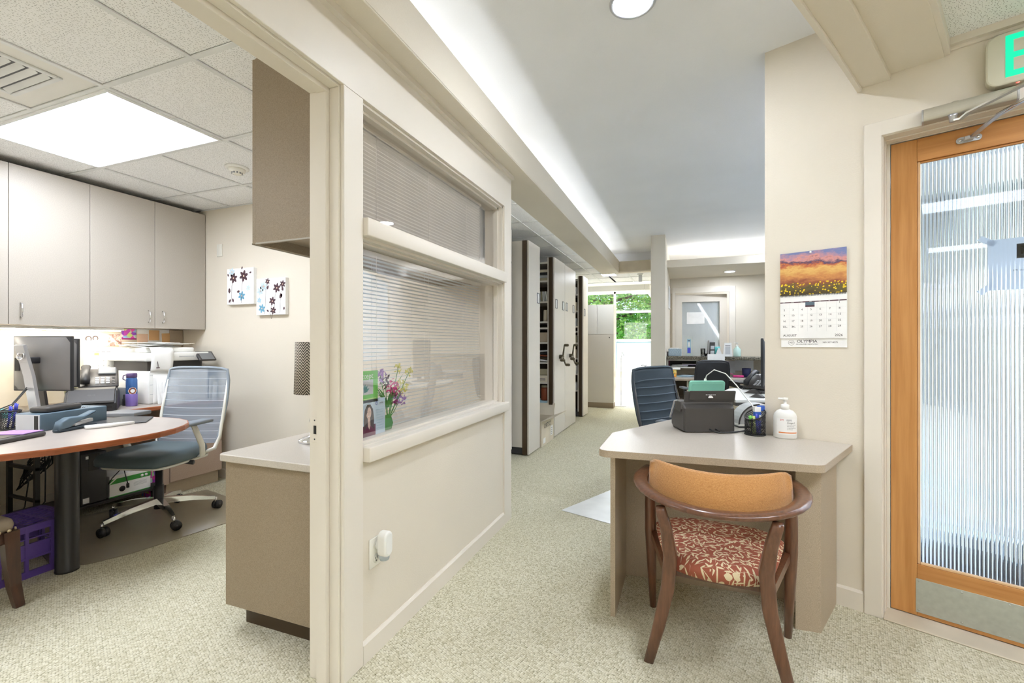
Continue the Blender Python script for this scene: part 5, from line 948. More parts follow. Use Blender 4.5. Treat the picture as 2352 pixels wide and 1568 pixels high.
obj('status_light', MB().ball((.085, -.034, .0005), (.005, .004, .003), 'led_red', 8), t); obj('test_button', MB().box(.105, .118, -.036, -.030, -.001, .001, 'exit_face', .001, 1), t)
t = thing('door_closer', 'grey hydraulic closer on the frame above the wood door', 'door closer', (0, 0, 0)); t.matrix_world = WM @ Matrix.Translation((.291, -.016, 2.152))
sec = [(0, -.029), (-.012, -.029)] + [(-.030 - .014 * math.sin(R(a)), -.026 * math.cos(R(a))) for a in range(0, 181, 15)] + [(-.012, .029), (0, .029)]
obj('body', MB().prism(sec, .006, .265, 'closer_grey', T=Matrix(((0, 0, 1, 0), (1, 0, 0, 0), (0, 1, 0, 0), (0, 0, 0, 1)))), t); obj('end_cap', MB().prism([(x * 1.02, y * 1.02) for x, y in sec], 0, .0055, 'silver', T=SX).prism([(x * 1.02, y * 1.02) for x, y in sec], .2655, .272, 'silver', T=SX), t)
obj('adjuster_bump', MB().lathe([(0, -.035), (.030, -.035), (.030, -.003), (0, -.003)], 'closer_grey', 24, T=TR((.10, 0, .012), R(90)) @ TR((0, 0, .0))), t)
obj('spindle', MB().lathe([(0, -.052), (.011, -.052), (.013, -.03), (.016, -.024), (0, -.024)], 'silver', 16, T=TR((.093, -.028, 0))), t)
mb = MB(); mb.tube([(.093, -.028, -.048), (.115, -.040, -.052), (.135, -.055, -.040), (.30, -.20, -.030), (.47, -.34, -.030)], 1, 'closer_grey', sec=[(-.009, -.0035), (.009, -.0035), (.009, .0035), (-.009, .0035)], up=Vector((0, 0, 1)), smooth=False); obj('main_arm', mb, t)
mb = MB(); mb.tube([(.47, -.34, -.037), (.30, -.12, -.055), (.215, -.03, -.070), (.152, .088, -.0895)], 1, 'silver', sec=[(-.008, -.003), (.008, -.003), (.008, .003), (-.008, .003)], up=Vector((0, 0, 1)), smooth=False).tube([(.36, -.197, -.048), (.215, -.03, -.066)], .0065, 'chrome', 8).lathe([(0, -.045), (.010, -.045), (.010, -.02), (0, -.02)], 'silver', 12, T=TR((.47, -.34, 0))); obj('forearm', mb, t)
mb = MB(); mb.prism([(x + .1425, y - .09) for x, y in rpoly(.078, .026, .0125, 6)], -.1155, -.111, 'silver', .001, 1, T=Matrix(((1, 0, 0, 0), (0, 0, 1, 0), (0, 1, 0, 0), (0, 0, 0, 1))) @ Matrix.Translation((0, 0, .225)))
for sx in (-1, 1): mb.lathe([(0, 0), (.007, 0), (.0055, .003), (0, .0035)], 'chrome', 12, T=TR((.1425 + .026 * sx, .1095, -.09), R(90)))
mb.box(.128, .157, .088, .111, -.098, -.082, 'silver', .003, 1); obj('foot_bracket', mb, t)
t = thing('paper_notice', 'white office notice taped to the far side of the fluted door glass', 'notice', (0, 0, 0)); t.matrix_world = WM @ Matrix.Translation((.628, .1245, 1.53))
obj('sheet', MB().box(-.140, .140, 0, .0006, -.103, .103, 'notice_paper'), t); mb = MB()
mb.box(-.058, .058, -.0006, -.0002, .02, .078, 'notice_grey'); txt(mb, 'RSI', .042, 'notice_paper', Matrix.Translation((-.022, -.0008, .049)) @ FACE_NY, .0001, mirror=True)
for z, s in ((-.005, 'OFFICE HOURS'), (-.027, 'MON - THU 8:00 AM TO 5:00 PM'), (-.038, 'FRI 8:00 AM'), (-.058, 'BY APPOINTMENT')): txt(mb, s, .0095, 'notice_grey', Matrix.Translation((0, -.0006, z)) @ FACE_NY, .0001, mirror=True)
obj('lettering', mb, t)
for x, z, a in ((-.14, .10, 35), (.14, .10, -35), (-.142, -.095, -38), (.142, -.095, 38)): obj('tape', MB().box(-.028, .028, .0008, .0012, -.011, .011, 'tape', T=TR((x, 0, z), 0, R(a))), t)
# outlet and plug-in air freshener on the partition
t = thing('wall_outlet', 'cream wall outlet low on the partition', 'outlet', (-1.14, 1.478, .396)); obj('plate', MB().box(.0002, .006, -.0375, .0375, -.0575, .0575, 'cream_plastic', .003, 2), t)
mb = MB()
for zz in (-.026, .026): mb.lathe([(0, 0), (.017, 0), (.017, .0015), (0, .0015)], 'cream_plastic', 20, T=Matrix.Translation((.006, 0, zz)) @ FACE_X); mb.box(.0074, .0082, -.008, -.006, zz - .002, zz + .007, 'text_black').box(.0074, .0082, .006, .008, zz - .002, zz + .007, 'text_black').ball((.0075, 0, zz - .009), (.001, .003, .003), 'text_black', 8)
obj('socket', mb, t)
t = thing('plug_in_freshener', 'white rounded plug-in unit in the outlet', 'air freshener', (-1.1315, 1.488, .428)); obj('shell', MB().prism(rpoly(.052, .098, .024, 6), .012, .052, 'white_plastic', .008, 3, T=FACE_X, smooth=True), t); obj('face_plate', MB().prism(rpoly(.038, .08, .018, 6), .0515, .0535, 'white_plastic', .001, 1, T=FACE_X), t); obj('oil_bottle', MB().lathe([(0, 0), (.018, 0), (.02, .01), (.018, .03), (0, .03)], 'frosted_glass', 16, T=TR((.030, 0, -.062))), t); obj('plug', MB().lathe([(.02, .0005), (.02, .013), (0, .013)], 'white_plastic', 18, T=TR((0, 0, -.006)) @ FACE_X), t)
# cards and flowers behind the interior window
t = thing('card_sign', 'green card with accept lettering leaning inside the interior window', 'sign', (-1.2085, 1.515, 1.033), rot=(0, 0, 0)); obj('card', MB().box(-.001, .001, -.085, .071, -.064, .066, 'bright_green'), t)
mb = MB(); mb.box(.001, .0014, -.05, .04, -.03, .03, 'light_grey'); txt(mb, 'accept', .034, 'paper', Matrix.Translation((.0014, -.004, .045)) @ FACE_X, .0002)
for k in range(3): a = .5 + .45 * k; pts = [(0, 0), (.018, .008), (.036, 0), (.018, -.006)]; mb.add([(.0018, -.016 + u * math.cos(a) - v * math.sin(a), -.022 + u * math.sin(a) + v * math.cos(a)) for u, v in pts], [(0, 1, 2, 3)], 'teal_dark')
mb.box(.001, .0014, -.06, .06, -.05, -.047, 'lime'); obj('print', mb, t)
t = thing('photo_card', 'pale blue card with a smiling long haired person in a burgundy top', 'sign', (-1.2085, 1.555, .907)); obj('card', MB().box(-.001, .001, -.095, .081, -.076, .074, 'pale_blue'), t); mb = MB()
px, pz = -.026, .012
mb.box(.001, .0013, -.095, .016, -.076, -.030, 'burgundy'); mb.add([(.0015, px + y, pz + z) for y, z in ((-.030, -.06), (-.034, -.02), (-.027, .022), (-.012, .042), (.008, .042), (.024, .022), (.032, -.02), (.030, -.062), (.012, -.045), (-.012, -.045))], [tuple(range(10))], 'hair')
mb.ball((.0017, px - .002, pz + .008), (.0004, .0165, .024), 'skin', 14); mb.add([(.0018, px + y, pz + z) for y, z in ((-.009, -.012), (.006, -.012), (.008, -.045), (.001, -.060), (-.007, -.045))], [(0, 1, 2, 3, 4)], 'skin')
for y in (-.009, .004): mb.ball((.0022, px + y, pz + .012), (.0003, .0028, .0014), 'hair', 8)
mb.ball((.0022, px - .002, pz - .005), (.0003, .006, .0018), 'paper', 8); mb.tube([(.002, px - .002, pz + .01), (.0021, px - .0035, pz + .002)], .0006, 'peach_note', 4); mb.add([(.0021, px + y, pz + z) for y, z in ((-.02, .012), (-.012, .033), (.004, .036), (-.008, .026), (-.016, .0))], [(0, 1, 2, 3, 4)], 'hair')
for k in range(8): a = k * math.pi / 4; mb.ball((.0014, .022 + .006 * math.cos(a), .054 + .006 * math.sin(a)), (.0003, .002, .002), 'blue_pen', 6)
txt(mb, 'smile', .012, 'text_grey', Matrix.Translation((.0013, .054, .054)) @ FACE_X, .0001)
for k in range(8): mb.box(.001, .0012, .022, .07 - .006 * (k % 3), .025 - .011 * k, .027 - .011 * k, 'light_blue_print')
obj('print', mb, t)
t = thing('flower_arrangement', 'silk flowers in magenta purple and yellow inside the interior window', 'flowers', (-1.2145, 1.665, .836)); t.scale = (.20, 1.05, .80)
obj('vase', MB().lathe([(0, 0), (.025, 0), (.035, .03), (.022, .07), (.026, .08)], 'plant_green', 20), t)
for k, (dx, dy, z, r, m, n) in enumerate(((.01, .03, .22, .055, 'pink', 60), (-.02, .04, .16, .045, 'magenta', 40), (.0, -.05, .30, .04, 'lilac', 40), (-.02, .09, .15, .045, 'lilac', 40), (.0, .11, .22, .05, 'yellow', 40), (-.02, .16, .30, .035, 'yellow', 24), (.01, .07, .33, .03, 'yellow', 20), (-.03, -.01, .26, .04, 'plum_print', 30))):
    fl = MB(); fl.tube([(0, 0, .05), (dx * .5, dy * .5, z * .6), (dx, dy, z)], .0025, 'plant_green', 5); obj('stem', fl, t); fl = MB()
    for q in range(n):
        v = Vector((random.gauss(0, 1), random.gauss(0, 1), random.gauss(0, 1))).normalized() * r * random.uniform(.5, 1); w_ = Vector((random.gauss(0, 1), random.gauss(0, 1), random.gauss(0, 1))).normalized() * .012; c = Vector((dx, dy, z)) + v; n_ = v.cross(w_).normalized() * .008
        fl.add([c - w_, c + n_, c + w_, c - n_], [(0, 1, 2, 3)], m)
    obj('blossom', fl, t)
for k in range(9):
    a = k * .7; L = .13 + .03 * (k % 3); v = Vector((math.cos(a) * .05, math.sin(a) * .09, .10 + .02 * (k % 4)))
    obj('blade_leaf', MB().grid(lambda u, s_: tuple(Vector((0, 0, .12)) + v * s_ * 1.6 + Vector((0, 0, -.08 * s_ * s_)) + Vector((-math.sin(a), math.cos(a), 0)) * (u - .5) * .02 * (1 - s_ ** 2)), 2, 6, 'plant_green'), t)
# ---------------------------------------------------------------- file area along the hall
t = thing('hall_cabinet', 'pale tall cabinet beside the end of the partition', 'cabinet', (-1.735, 3.05, 0)); obj('carcass', MB().box(-.55, -.02, 0, 1.50, .08, 2.432, 'file_metal'), t); obj('toe_kick', MB().box(-.55, -.06, 0, 1.49, 0, .08, 'dark_grey'), t)
for k in range(2):
    obj('door', MB().box(-.02, 0, .752 * k, .748 + .752 * k, .08, 2.078, 'file_metal', .002, 1), t); obj('upper_door', MB().box(-.02, 0, .752 * k, .748 + .752 * k, 2.084, 2.43, 'file_metal', .002, 1), t)
def shelf_unit(y0, dep, label, open_front=False, handle_at=None, cards=(), zt=2.33):
    t = thing('mobile_shelving', label, 'shelving', (-1.575, y0, 0), 0, 'mobile file shelving units')
    obj('end_panel', MB().box(-.020, 0, .0, dep, .012, zt, 'file_metal', .002, 1), t); obj('bumper_strip', MB().box(-.072, -.0215, -.012, .010, .01, zt, 'brown_strip', .002, 1), t)
    obj('base', MB().box(-2.2, -.0215, .012, dep - .01, .012, .085, 'dark_grey'), t)
    if open_front:
        mb = MB().box(-.094, -.0735, .0, dep - .005, .085, zt, 'file_metal').box(-2.2, -2.18, .0, dep - .005, .085, zt, 'file_metal').box(-1.16, -1.14, .0, dep - .005, .085, zt, 'file_metal'); obj('upright', mb, t)
        obj('back_panel', MB().box(-2.19, -.08, dep - .02, dep - .006, .085, zt, 'brown_strip'), t)
        for z in (.437, .71, .97, 1.23, 1.42, 1.50, 1.76, 2.03, 2.27): obj('shelf', MB().box(-2.18, -.095, .004, dep - .025, z - .022, z, 'file_metal', .002, 1), t)
    else: obj('face_panel', MB().box(-2.2, -.0735, .0, dep - .005, .085, zt, 'file_metal'), t)
    for yy in cards:
        mb = MB(); z = 1.73
        for a, b, c, d_ in ((-.045, .045, .052, .06), (-.045, .045, -.06, -.052), (-.045, -.037, -.052, .052), (.037, .045, -.052, .052)): mb.box(.0005, .006, yy + a, yy + b, z + c, z + d_, 'mid_grey')
        o = obj('label_holder', mb, t); obj('card', MB().box(.0005, .002, yy - .036, yy + .036, z - .05, z + .05, 'paper'), o)
    if handle_at is not None:
        hy, hz = handle_at; h = obj('crank', MB().lathe([(0, .001), (.028, .001), (.028, .05), (.02, .06), (0, .06)], 'bronze', 16, T=Matrix.Translation((0, hy, hz)) @ FACE_X), t)
        for a in (75, 195, 315):
            c, s_ = math.cos(R(a)), math.sin(R(a)); obj('spoke', MB().tube([(.045, hy, hz), (.055, hy + .16 * c, hz + .16 * s_)], [.013, .010], 'bronze', 8), h); obj('knob', MB().lathe([(.010, .05), (.018, .06), (.018, .105), (.012, .115), (0, .116)], 'bronze', 12, T=Matrix.Translation((0, hy + .16 * c, hz + .16 * s_)) @ FACE_X), h)
    return t
shelf_unit(4.645, .40, 'nearest shelving unit with a brown strip and a label at eye level', cards=(.33,), zt=2.325)
shelf_unit(5.67, .54, 'shelving unit with open loaded shelves and a crank handle', True, (.26, 1.035), (.09, .45), 2.325)
shelf_unit(6.215, .66, 'shelving unit pressed behind the first cranked unit', False, (.27, 1.035), (.10, .52), 2.315)
shelf_unit(7.44, .38, 'last shelving unit nearest the far window', True, None, (.10,), 2.33)
def book(x, y, z, w_, d_, h_, m, label, name='book', cat='book', rz=0., group=None, rx=0.):
    return one(name, lambda b: b.box(-w_ / 2, w_ / 2, 0, d_, 0, h_, m, .003, 1), label=label, cat=cat, group=group, loc=(x, y, z + .0008), rz=rz)
Y2 = 5.678
items = [('archive_box', 'box', -1.735, .71, .13, .15, .11, 'cardboard', 'pale labelled box on the shelf below the crank height'), ('storage_jar', 'jar', -1.72, .437, 0, 0, 0, 'jar_red', ''), ('leaflet_box', 'box', -1.73, .437, .14, .12, .03, 'light_blue_print', ''),
    ('carton', 'carton', -1.74, 1.23, .15, .16, .12, 'taupe_laminate', 'taupe carton on the shelf at eye height'), ('spray_can', 'can', -1.745, 1.50, 0, 0, 0, 'cardboard', 'pale tin on the shelf above the carton')]
one('archive_box', lambda b: b.box(-.08, .08, 0, .2, 0, .085, 'cardboard', .003, 1).box(-.07, .05, -.001, 0, .035, .045, 'text_grey').box(-.07, .05, -.001, 0, .02, .025, 'text_grey'), label='pale printed box on the open shelf below the crank', cat='box', loc=(-1.75, Y2, .711))
one('tin', lambda b: b.box(-.075, .075, 0, .16, 0, .08, 'olive', .006, 2), label='olive tin on top of the pale printed box', cat='tin', loc=(-1.745, Y2 + .01, .797))
t = thing('jar', 'red brown filled jar on the second lowest open shelf', 'jar', (-1.728, Y2 + .085, .468)); obj('jar_body', MB().lathe([(0, 0), (.052, 0), (.055, .01), (.055, .15), (.045, .17)], 'jar_red', 22), t); obj('lid', MB().lathe([(.045, .168), (.048, .17), (.048, .195), (0, .197)], 'olive', 20), t)
one('leaflet_box', lambda b: b.box(-.07, .07, 0, .17, 0, .03, 'light_blue_print', .002, 1), label='flat light blue box under the red brown jar', cat='box', loc=(-1.73, Y2, .4375))
for k in range(5): one('folder', lambda b: b.box(-.09, .09, 0, .22, 0, .018, ('paper', 'brown_strip', 'jar_red', 'black_plastic', 'light_grey')[k], .003, 1, T=TR((0, 0, 0), 0, R(8 - 3 * k))), label='folder ' + ('at the bottom', 'second from the bottom', 'in the middle', 'second from the top', 'on top')[k] + ' of the slumped stack on the open shelf', cat='folder', loc=(-1.755, Y2 + .01, .985 + .03 * k))
one('carton', lambda b: b.box(-.085, .085, 0, .2, 0, .125, 'taupe_laminate', .003, 1), label='taupe carton on the open shelf at eye height', cat='carton', loc=(-1.755, Y2 + .01, 1.2308))
one('tin_can', lambda b: b.lathe([(0, 0), (.028, 0), (.028, .13), (.024, .14), (.024, .15), (0, .15)], 'cardboard', 18), label='tall pale can on the upper open shelf', cat='can', loc=(-1.712, Y2 + .05, 1.5005)); one('tin_can', lambda b: b.lathe([(0, 0), (.03, 0), (.03, .15), (.02, .19), (.012, .2), (0, .2)], 'light_grey', 18), label='grey bottle beside the tall pale can', cat='bottle', loc=(-1.650 - .05 + .01, Y2 + .15, 1.5005))
for k in range(6): one('file', lambda b: b.box(0, .012, 0, .2, 0, .13, ('paper', 'light_grey', 'paper', 'olive', 'paper', 'light_grey')[k], T=TR((0, 0, 0), 0, R(-6 + 2 * k))), label=('first', 'second', 'third', 'fourth', 'fifth', 'sixth')[k] + ' upright file from the right on the high open shelf', cat='file', loc=(-1.69 - .024 * k, Y2 + .01, 1.7605))
for k in range(4): one('binder', lambda b: b.box(-.08, .08, 0, .18, 0, .035, ('olive', 'light_grey', 'black_plastic', 'cardboard')[k], .003, 1, T=TR((0, 0, 0), 0, 0, .1 * (k % 2))), label=('lowest', 'second', 'third', 'topmost')[k] + ' of the flat binders on the highest open shelf', cat='binder', loc=(-1.75, Y2 + .02, 2.031 + .037 * k))
for k, (z, m) in enumerate(((.438, 'light_grey'), (.711, 'paper'), (.971, 'taupe_laminate'), (1.231, 'olive'), (1.501, 'light_grey'), (1.761, 'cardboard'), (2.031, 'paper'))): one('storage_box', lambda b: b.box(-.10, .10, 0, .2, 0, .12 + .01 * (k % 3), m, .003, 1), label=('lowest', 'second lowest', 'third', 'middle', 'fifth', 'second highest', 'highest')[k] + ' box on the last shelving unit near the window', cat='box', loc=(-1.79, 7.455, z))
t = thing('shipping_box', 'open cardboard box on the floor between the shelving units', 'box', (-1.565, 5.075, 0)); h_ = .30
mb = MB().box(-.36, 0, 0, .006, 0.001, h_, 'cardboard').box(-.36, 0, .514, .52, 0.001, h_, 'cardboard').box(-.006, 0, .006, .514, 0.001, h_, 'cardboard').box(-.36, -.354, .006, .514, 0.001, h_, 'cardboard').box(-.354, -.006, .006, .514, 0.001, .006, 'cardboard'); obj('box', mb, t)
obj('flap', MB().box(0, .18, 0, .52, -.002, .002, 'cardboard', T=TR((0, 0, h_), 0, R(-22))), t); obj('flap', MB().box(-.36, 0, 0, .16, -.002, .002, 'cardboard', T=TR((0, .52, h_), R(62))), t); mb = MB()
txt(mb, 'ORTSCI', .085, 'text_black', Matrix.Translation((.0005, .25, .225)) @ FACE_X, .0002); mb.box(0, .001, .38, .48, .07, .19, 'paper').box(0, .001, .07, .16, .03, .09, 'paper')
for k in range(4): mb.box(.001, .0014, .40, .46, .085 + .024 * k, .09 + .024 * k, 'text_grey')
obj('print', mb, t); paper_pile(-1.74, 5.32, .02, 3, 'crumpled papers inside the cardboard box', sp=.02)
# far cabinets by the window
t = thing('tall_cabinet', 'tall taupe cabinet side at the end of the shelving', 'cabinet', (-1.25, 8.62, 0)); obj('body', MB().box(-.75, 0, 0, .25, .10, 1.385, 'file_metal', .002, 1), t); obj('plinth', MB().box(-.75, -.005, .005, .25, 0, .0985, 'taupe_dark'), t); obj('knob', MB().lathe([(0, 0), (.010, 0), (.008, -.012), (0, -.012)], 'dark_grey', 10, T=TR((-.08, -.0005, 1.325), R(-90)) @ TR((0, 0, 0))), t)
t = thing('wall_cabinet', 'white upper cabinet above the tall taupe cabinet by the window', 'cabinet', (-1.25, 8.62, 1.388)); obj('body', MB().box(-.75, 0, .02, .36, 0, .56, 'white_paint', .002, 1), t)
for k in range(2): obj('door', MB().box(-.62 + .31 * k, -.313 + .31 * k, 0, .018, .002, .558, 'white_paint', .002, 1), t)
t = thing('valance_beam', 'white valance bar hanging before the far window', 'light bar', (-1.9, 9.30, 2.27)); obj('bar', MB().box(-1.2, 1.15, 0, .10, 0, .11, 'white_paint', .006, 1), t); obj('return', MB().box(1.15, 1.25, 0, 3.25, 0, .11, 'white_paint', .006, 1), t); obj('hanger', MB().box(1.13, 1.19, -1.02, -.98, .03, .165, 'light_grey', .004, 1).box(1.11, 1.21, -1.05, -.95, .1495, .163, 'white_plastic'), t)
one('sill_photo', lambda b: b.box(-.10, .10, -.03, .03, 0, .21, 'white_plastic', .004, 1).tube([(-.07, -.031, .13), (-.02, -.032, .15), (.03, -.032, .12), (.07, -.032, .15)], .018, 'mid_grey', 6).tube([(-.05, -.031, .10), (.02, -.032, .09), (.07, -.032, .12)], .012, 'light_grey', 6), label='small white picture box on the far window sill', cat='picture', loc=(-1.02, 12.51, .501))
t = thing('white_lamp', 'white cord and bracket lamp beside the far cabinet', 'lamp', (-1.16, 8.95, 0)); obj('pole', MB().tube([(0, 0, .002), (0, .0, .9), (.02, 0, 1.05), (.06, 0, .98)], .008, 'white_plastic', 8).lathe([(0, 0.0025), (.10, .0025), (.10, .012), (0, .015)], 'white_plastic', 20), t)
# ---------------------------------------------------------------- hall workstation
office_chair((.060, 3.50, .0045), R(57), 'dark blue padded office chair behind the hall desk', back='slate_blue', frame='dark_grey', seat='slate_blue')
one('chair_mat', lambda b: b.prism([(-.84, 3.21)] + [(-.475, 3.087), (.15, 2.86 + .22), (.75, 3.35), (.50, 4.10), (-.35, 4.30), (-.82, 3.26)], .0005, .0045, 'mat_white', .002, 1), label='white floor mat under the dark blue chair', cat='floor mat')
t = thing('workstation_desk', 'white topped workstation with a dark edge behind the calendar wall', 'desk', (0, 0, 0)); P = [(.395, 4.225), (1.55, 4.70), (1.35, 5.75), (.62, 5.55), (.42, 5.25), (.335, 4.90), (.34, 4.45)]; obj('desktop', MB().prism(P, .715, .740, 'white_plastic', .004, 2), t); obj('dark_edge', MB().prism([(x * 1.0, y) for x, y in P], .690, .7145, 'charcoal'), t); obj('leg_panel', MB().box(.60, .63, 4.50, 5.3, 0, .69, 'panel_beige').box(1.25, 1.28, 4.75, 5.5, 0, .69, 'panel_beige'), t)
t = monitor((.675, 4.93, .80), R(-112 + 42), 'monitor seen edge on at the corner of the calendar wall', .50, .46, 'black_plastic'); t.rotation_euler.z = math.atan2(4.93, .675) + math.pi; t.location = (.69, 4.935, .80); obj('stand', MB().box(-.03, .03, .02, .05, -.05, .15, 'black_plastic').prism(rpoly(.22, .18, .02), -.0595, -.05, 'black_plastic'), t)
phone((.73, 5.28, .741), R(-35), 'black desk phone on the workstation behind the calendar wall', 1.2)
for x, y, k, lab in ((.60, 4.83, 1.0, 'computer mouse further back on the workstation'), (.585, 4.47, .8, 'computer mouse nearer on the workstation')):
    t = thing('computer_mouse', lab, 'mouse', (x, y, .741), R(70)); obj('shell', MB().grid(lambda u, v: (.034 * k * math.cos(math.pi * u), (.075 * k) * (2 * v - 1) * (1 - .1 * math.sin(math.pi * u)), .042 * k * math.sin(math.pi * u) * math.sin(math.pi * (.12 + .86 * v))), 12, 12, 'charcoal').prism([(.034 * k * math.cos(a * .3), .075 * k * math.sin(a * .3)) for a in range(21)], 0, .004, 'black_plastic'), t)
one('letter_tray', lambda b: b.box(-.22, .22, -.15, .15, 0, .012, 'black_plastic').box(-.22, .22, -.15, .15, .05, .062, 'black_plastic').box(-.22, -.21, -.15, .15, .012, .05, 'black_plastic').box(.21, .22, -.15, .15, .012, .05, 'black_plastic'), label='black keyboard tray on the workstation desk', cat='tray', loc=(.70, 5.5, .741), rz=R(15))
# ---------------------------------------------------------------- reception
t = thing('reception_desk', 'beige reception desk with open legs behind the dark blue chair', 'desk', (0, 6.5, 0)); obj('desktop', MB().prism([(-.25, .02), (.16, .15), (.62, .36), (2.0, .42), (2.0, .80), (-.25, .80)], .71, .74, 'worktop', .003, 1), t); obj('front_edge', MB().tube([(-.25, .018, .722), (.16, .148, .722), (.62, .358, .722)], 1, 'taupe_laminate', sec=[(0, -.014), (.004, -.014), (.004, .014), (0, .014)], up=Vector((0, 0, 1)), smooth=False), t)
for x in (-.245, .02, .17): obj('leg_panel', MB().box(x, x + .02, .16, .80, 0, .71, 'panel_beige'), t)
obj('back_panel', MB().box(-.25, 2.0, .80, .84, 0, .978, 'panel_beige'), t)
one('granite_counter', lambda b: b.box(-.252, 2.1, 6.93, 7.42, .982, 1.030, 'granite', .006, 2), label='dark speckled granite transaction counter of the reception', cat='counter')
t = thing('hutch_shelf', 'grey open shelf holding papers under the granite counter', 'shelf', (-.045, 7.0, .86)); mb = MB().box(-.205, .215, 0, .28, 0, .016, 'file_metal').box(-.205, .215, 0, .28, .104, .12, 'file_metal').box(-.205, -.190, 0, .28, .016, .104, 'file_metal').box(.20, .215, 0, .28, .016, .104, 'file_metal').box(-.19, .2, .27, .28, .016, .104, 'black_paint'); obj('case', mb, t)
paper_pile(-.07, 7.13, .878, 4, 'white papers lying in the grey open shelf', sp=.015, l_=.2); paper_pile(.06, 7.12, .906, 2, 'lilac sheets on top of the papers in the open shelf', sp=.01, mats=('lilac', 'paper'), l_=.18)
ZS = 1.031
one('tissue_box', lambda b: b.box(-.09, .09, -.05, .05, 0, .105, 'blue_weave', .003, 1).box(-.075, .06, -.03, .03, .105, .118, 'paper', .005, 1), label='blue white patterned tissue box at the left end of the granite counter', cat='tissue box', loc=(-.14, 7.05, ZS))
t = thing('acrylic_stand', 'tall acrylic stand with a blue and white leaflet on the counter', 'sign', (.05, 7.05, ZS)); obj('holder', MB().box(-.055, .055, -.003, .003, 0, .29, 'clear_glass').box(-.055, .055, -.03, .03, 0, .004, 'clear_glass'), t); obj('leaflet', MB().box(-.026, .026, -.0045, -.0032, .04, .245, 'light_blue_print').box(-.02, .02, -.0055, -.0045, .045, .12, 'blue_pen').box(-.016, .016, -.0055, -.0045, .135, .20, 'paper').box(-.016, .016, -.0055, -.0045, .215, .228, 'navy'), t)
t = thing('card_reader', 'dark faced payment stand leaning on the granite counter', 'card reader', (.335, 7.05, ZS), R(35)); obj('body', MB().prism([(-.04, 0), (.04, 0), (.035, .03), (.0, .225), (-.03, .225), (-.01, .03)], -.045, .045, 'light_grey', .003, 1, T=SX), t); T = Matrix.Translation((0, -.037, .03)) @ Matrix.Rotation(R(-3), 4, 'X'); obj('screen', MB().box(-.04, .04, -.004, .004, .01, .20, 'charcoal', T=TR((0, -.028, .0), R(4))).box(-.03, .03, -.0055, -.004, .03, .08, 'light_grey', T=TR((0, -.028, .0), R(4))).box(-.03, .03, -.0055, -.004, .10, .15, 'light_grey', T=TR((0, -.028, 0), R(4))), t)
one('teal_cup', lambda b: b.lathe([(0, 0), (.045, 0), (.055, .135), (.05, .135), (.042, .006), (0, .006)], 'teal', 20), label='pale teal cup behind the payment stand', cat='cup', loc=(.41, 7.10, ZS)); one('wedge_sign', lambda b: b.prism([(-.05, 0), (.05, 0), (.004, .12), (-.004, .12)], -.035, .035, 'paper', T=FACE_NY), label='white folded tent card between the teal cup and the acrylic sign', cat='card', loc=(.44, 7.0, ZS))
t = thing('acrylic_sign', 'white slanted sign holder with a grey printed notice on the counter', 'sign', (.555, 7.05, ZS)); obj('holder', MB().prism([(-.06, 0), (.06, 0), (.05, .19), (-.04, .19)], -.004, .004, 'paper', T=FACE_NY).box(-.06, .06, -.02, .05, 0, .004, 'paper'), t); obj('print', MB().box(-.03, .035, -.0052, -.0042, .145, .155, 'text_grey').box(-.03, .035, -.0052, -.0042, .03, .135, 'light_grey'), t)
t = thing('pump_bottle', 'clear pump bottle of gel at the right of the acrylic sign', 'bottle', (.675, 7.05, ZS)); obj('bottle', MB().lathe([(0, 0), (.045, 0), (.048, .01), (.048, .10), (.02, .13), (.018, .14)], 'gel_green', 20), t); obj('pump', MB().lathe([(.018, .138), (.018, .155), (.006, .158), (.006, .18), (.016, .182), (.016, .195), (0, .195)], 'white_plastic', 16).box(-.04, 0, -.006, .006, .184, .193, 'white_plastic'), t)
for k, (x, h_) in enumerate(((.235, .11), (.29, .04))): one('glass_dish', lambda b: b.lathe([(0, 0), (.03, 0), (.034, h_), (.031, h_), (.027, .005), (0, .005)], 'clear_glass', 16), label=('small clear glass vase', 'low clear dish')[k] + ' on the granite counter', cat='glass', loc=(x, 7.02, ZS))
sheet2 = lambda name, lab, cat, x, y, z, w_, h_, m: one(name, lambda b: b.box(-w_ / 2, w_ / 2, -.001, 0, -h_ / 2, h_ / 2, m), label=lab, cat=cat, loc=(x, y, z))
sheet2('door_notice', 'white notice on the ribbed glass of the reception door', 'notice', .17, 8.625, 1.66, .29, .205, 'paper')
sheet2('month_planner', 'small month planner pinned under the granite counter', 'calendar', .605, 7.298, .875, .14, .17, 'paper'); sheet2('pinned_chart', 'white chart pinned under the counter by the navy cup', 'paper', .79, 7.298, .90, .24, .16, 'paper')
t = office_chair((.21, 6.18, 0), R(200), 'black office chair at the reception desk', back='black_plastic', frame='dark_grey', seat='black_plastic'); t.scale = (.8, .8, .98)
t = thing('desk_printer', 'white desktop printer with a tall white sheet in its feeder', 'printer', (.42, 6.98, .741)); obj('body', MB().box(-.11, .14, -.08, .14, 0, .10, 'white_plastic', .006, 1).box(-.10, .13, -.082, -.08, .012, .035, 'charcoal'), t); obj('feed_sheet', MB().box(-.13, .09, -.095, -.093, .12, .315, 'paper', T=TR((0, 0, 0), R(-6))), t); obj('feeder', MB().box(-.09, .12, .02, .04, .10, .24, 'light_grey', T=TR((0, 0, 0), R(-15))), t)
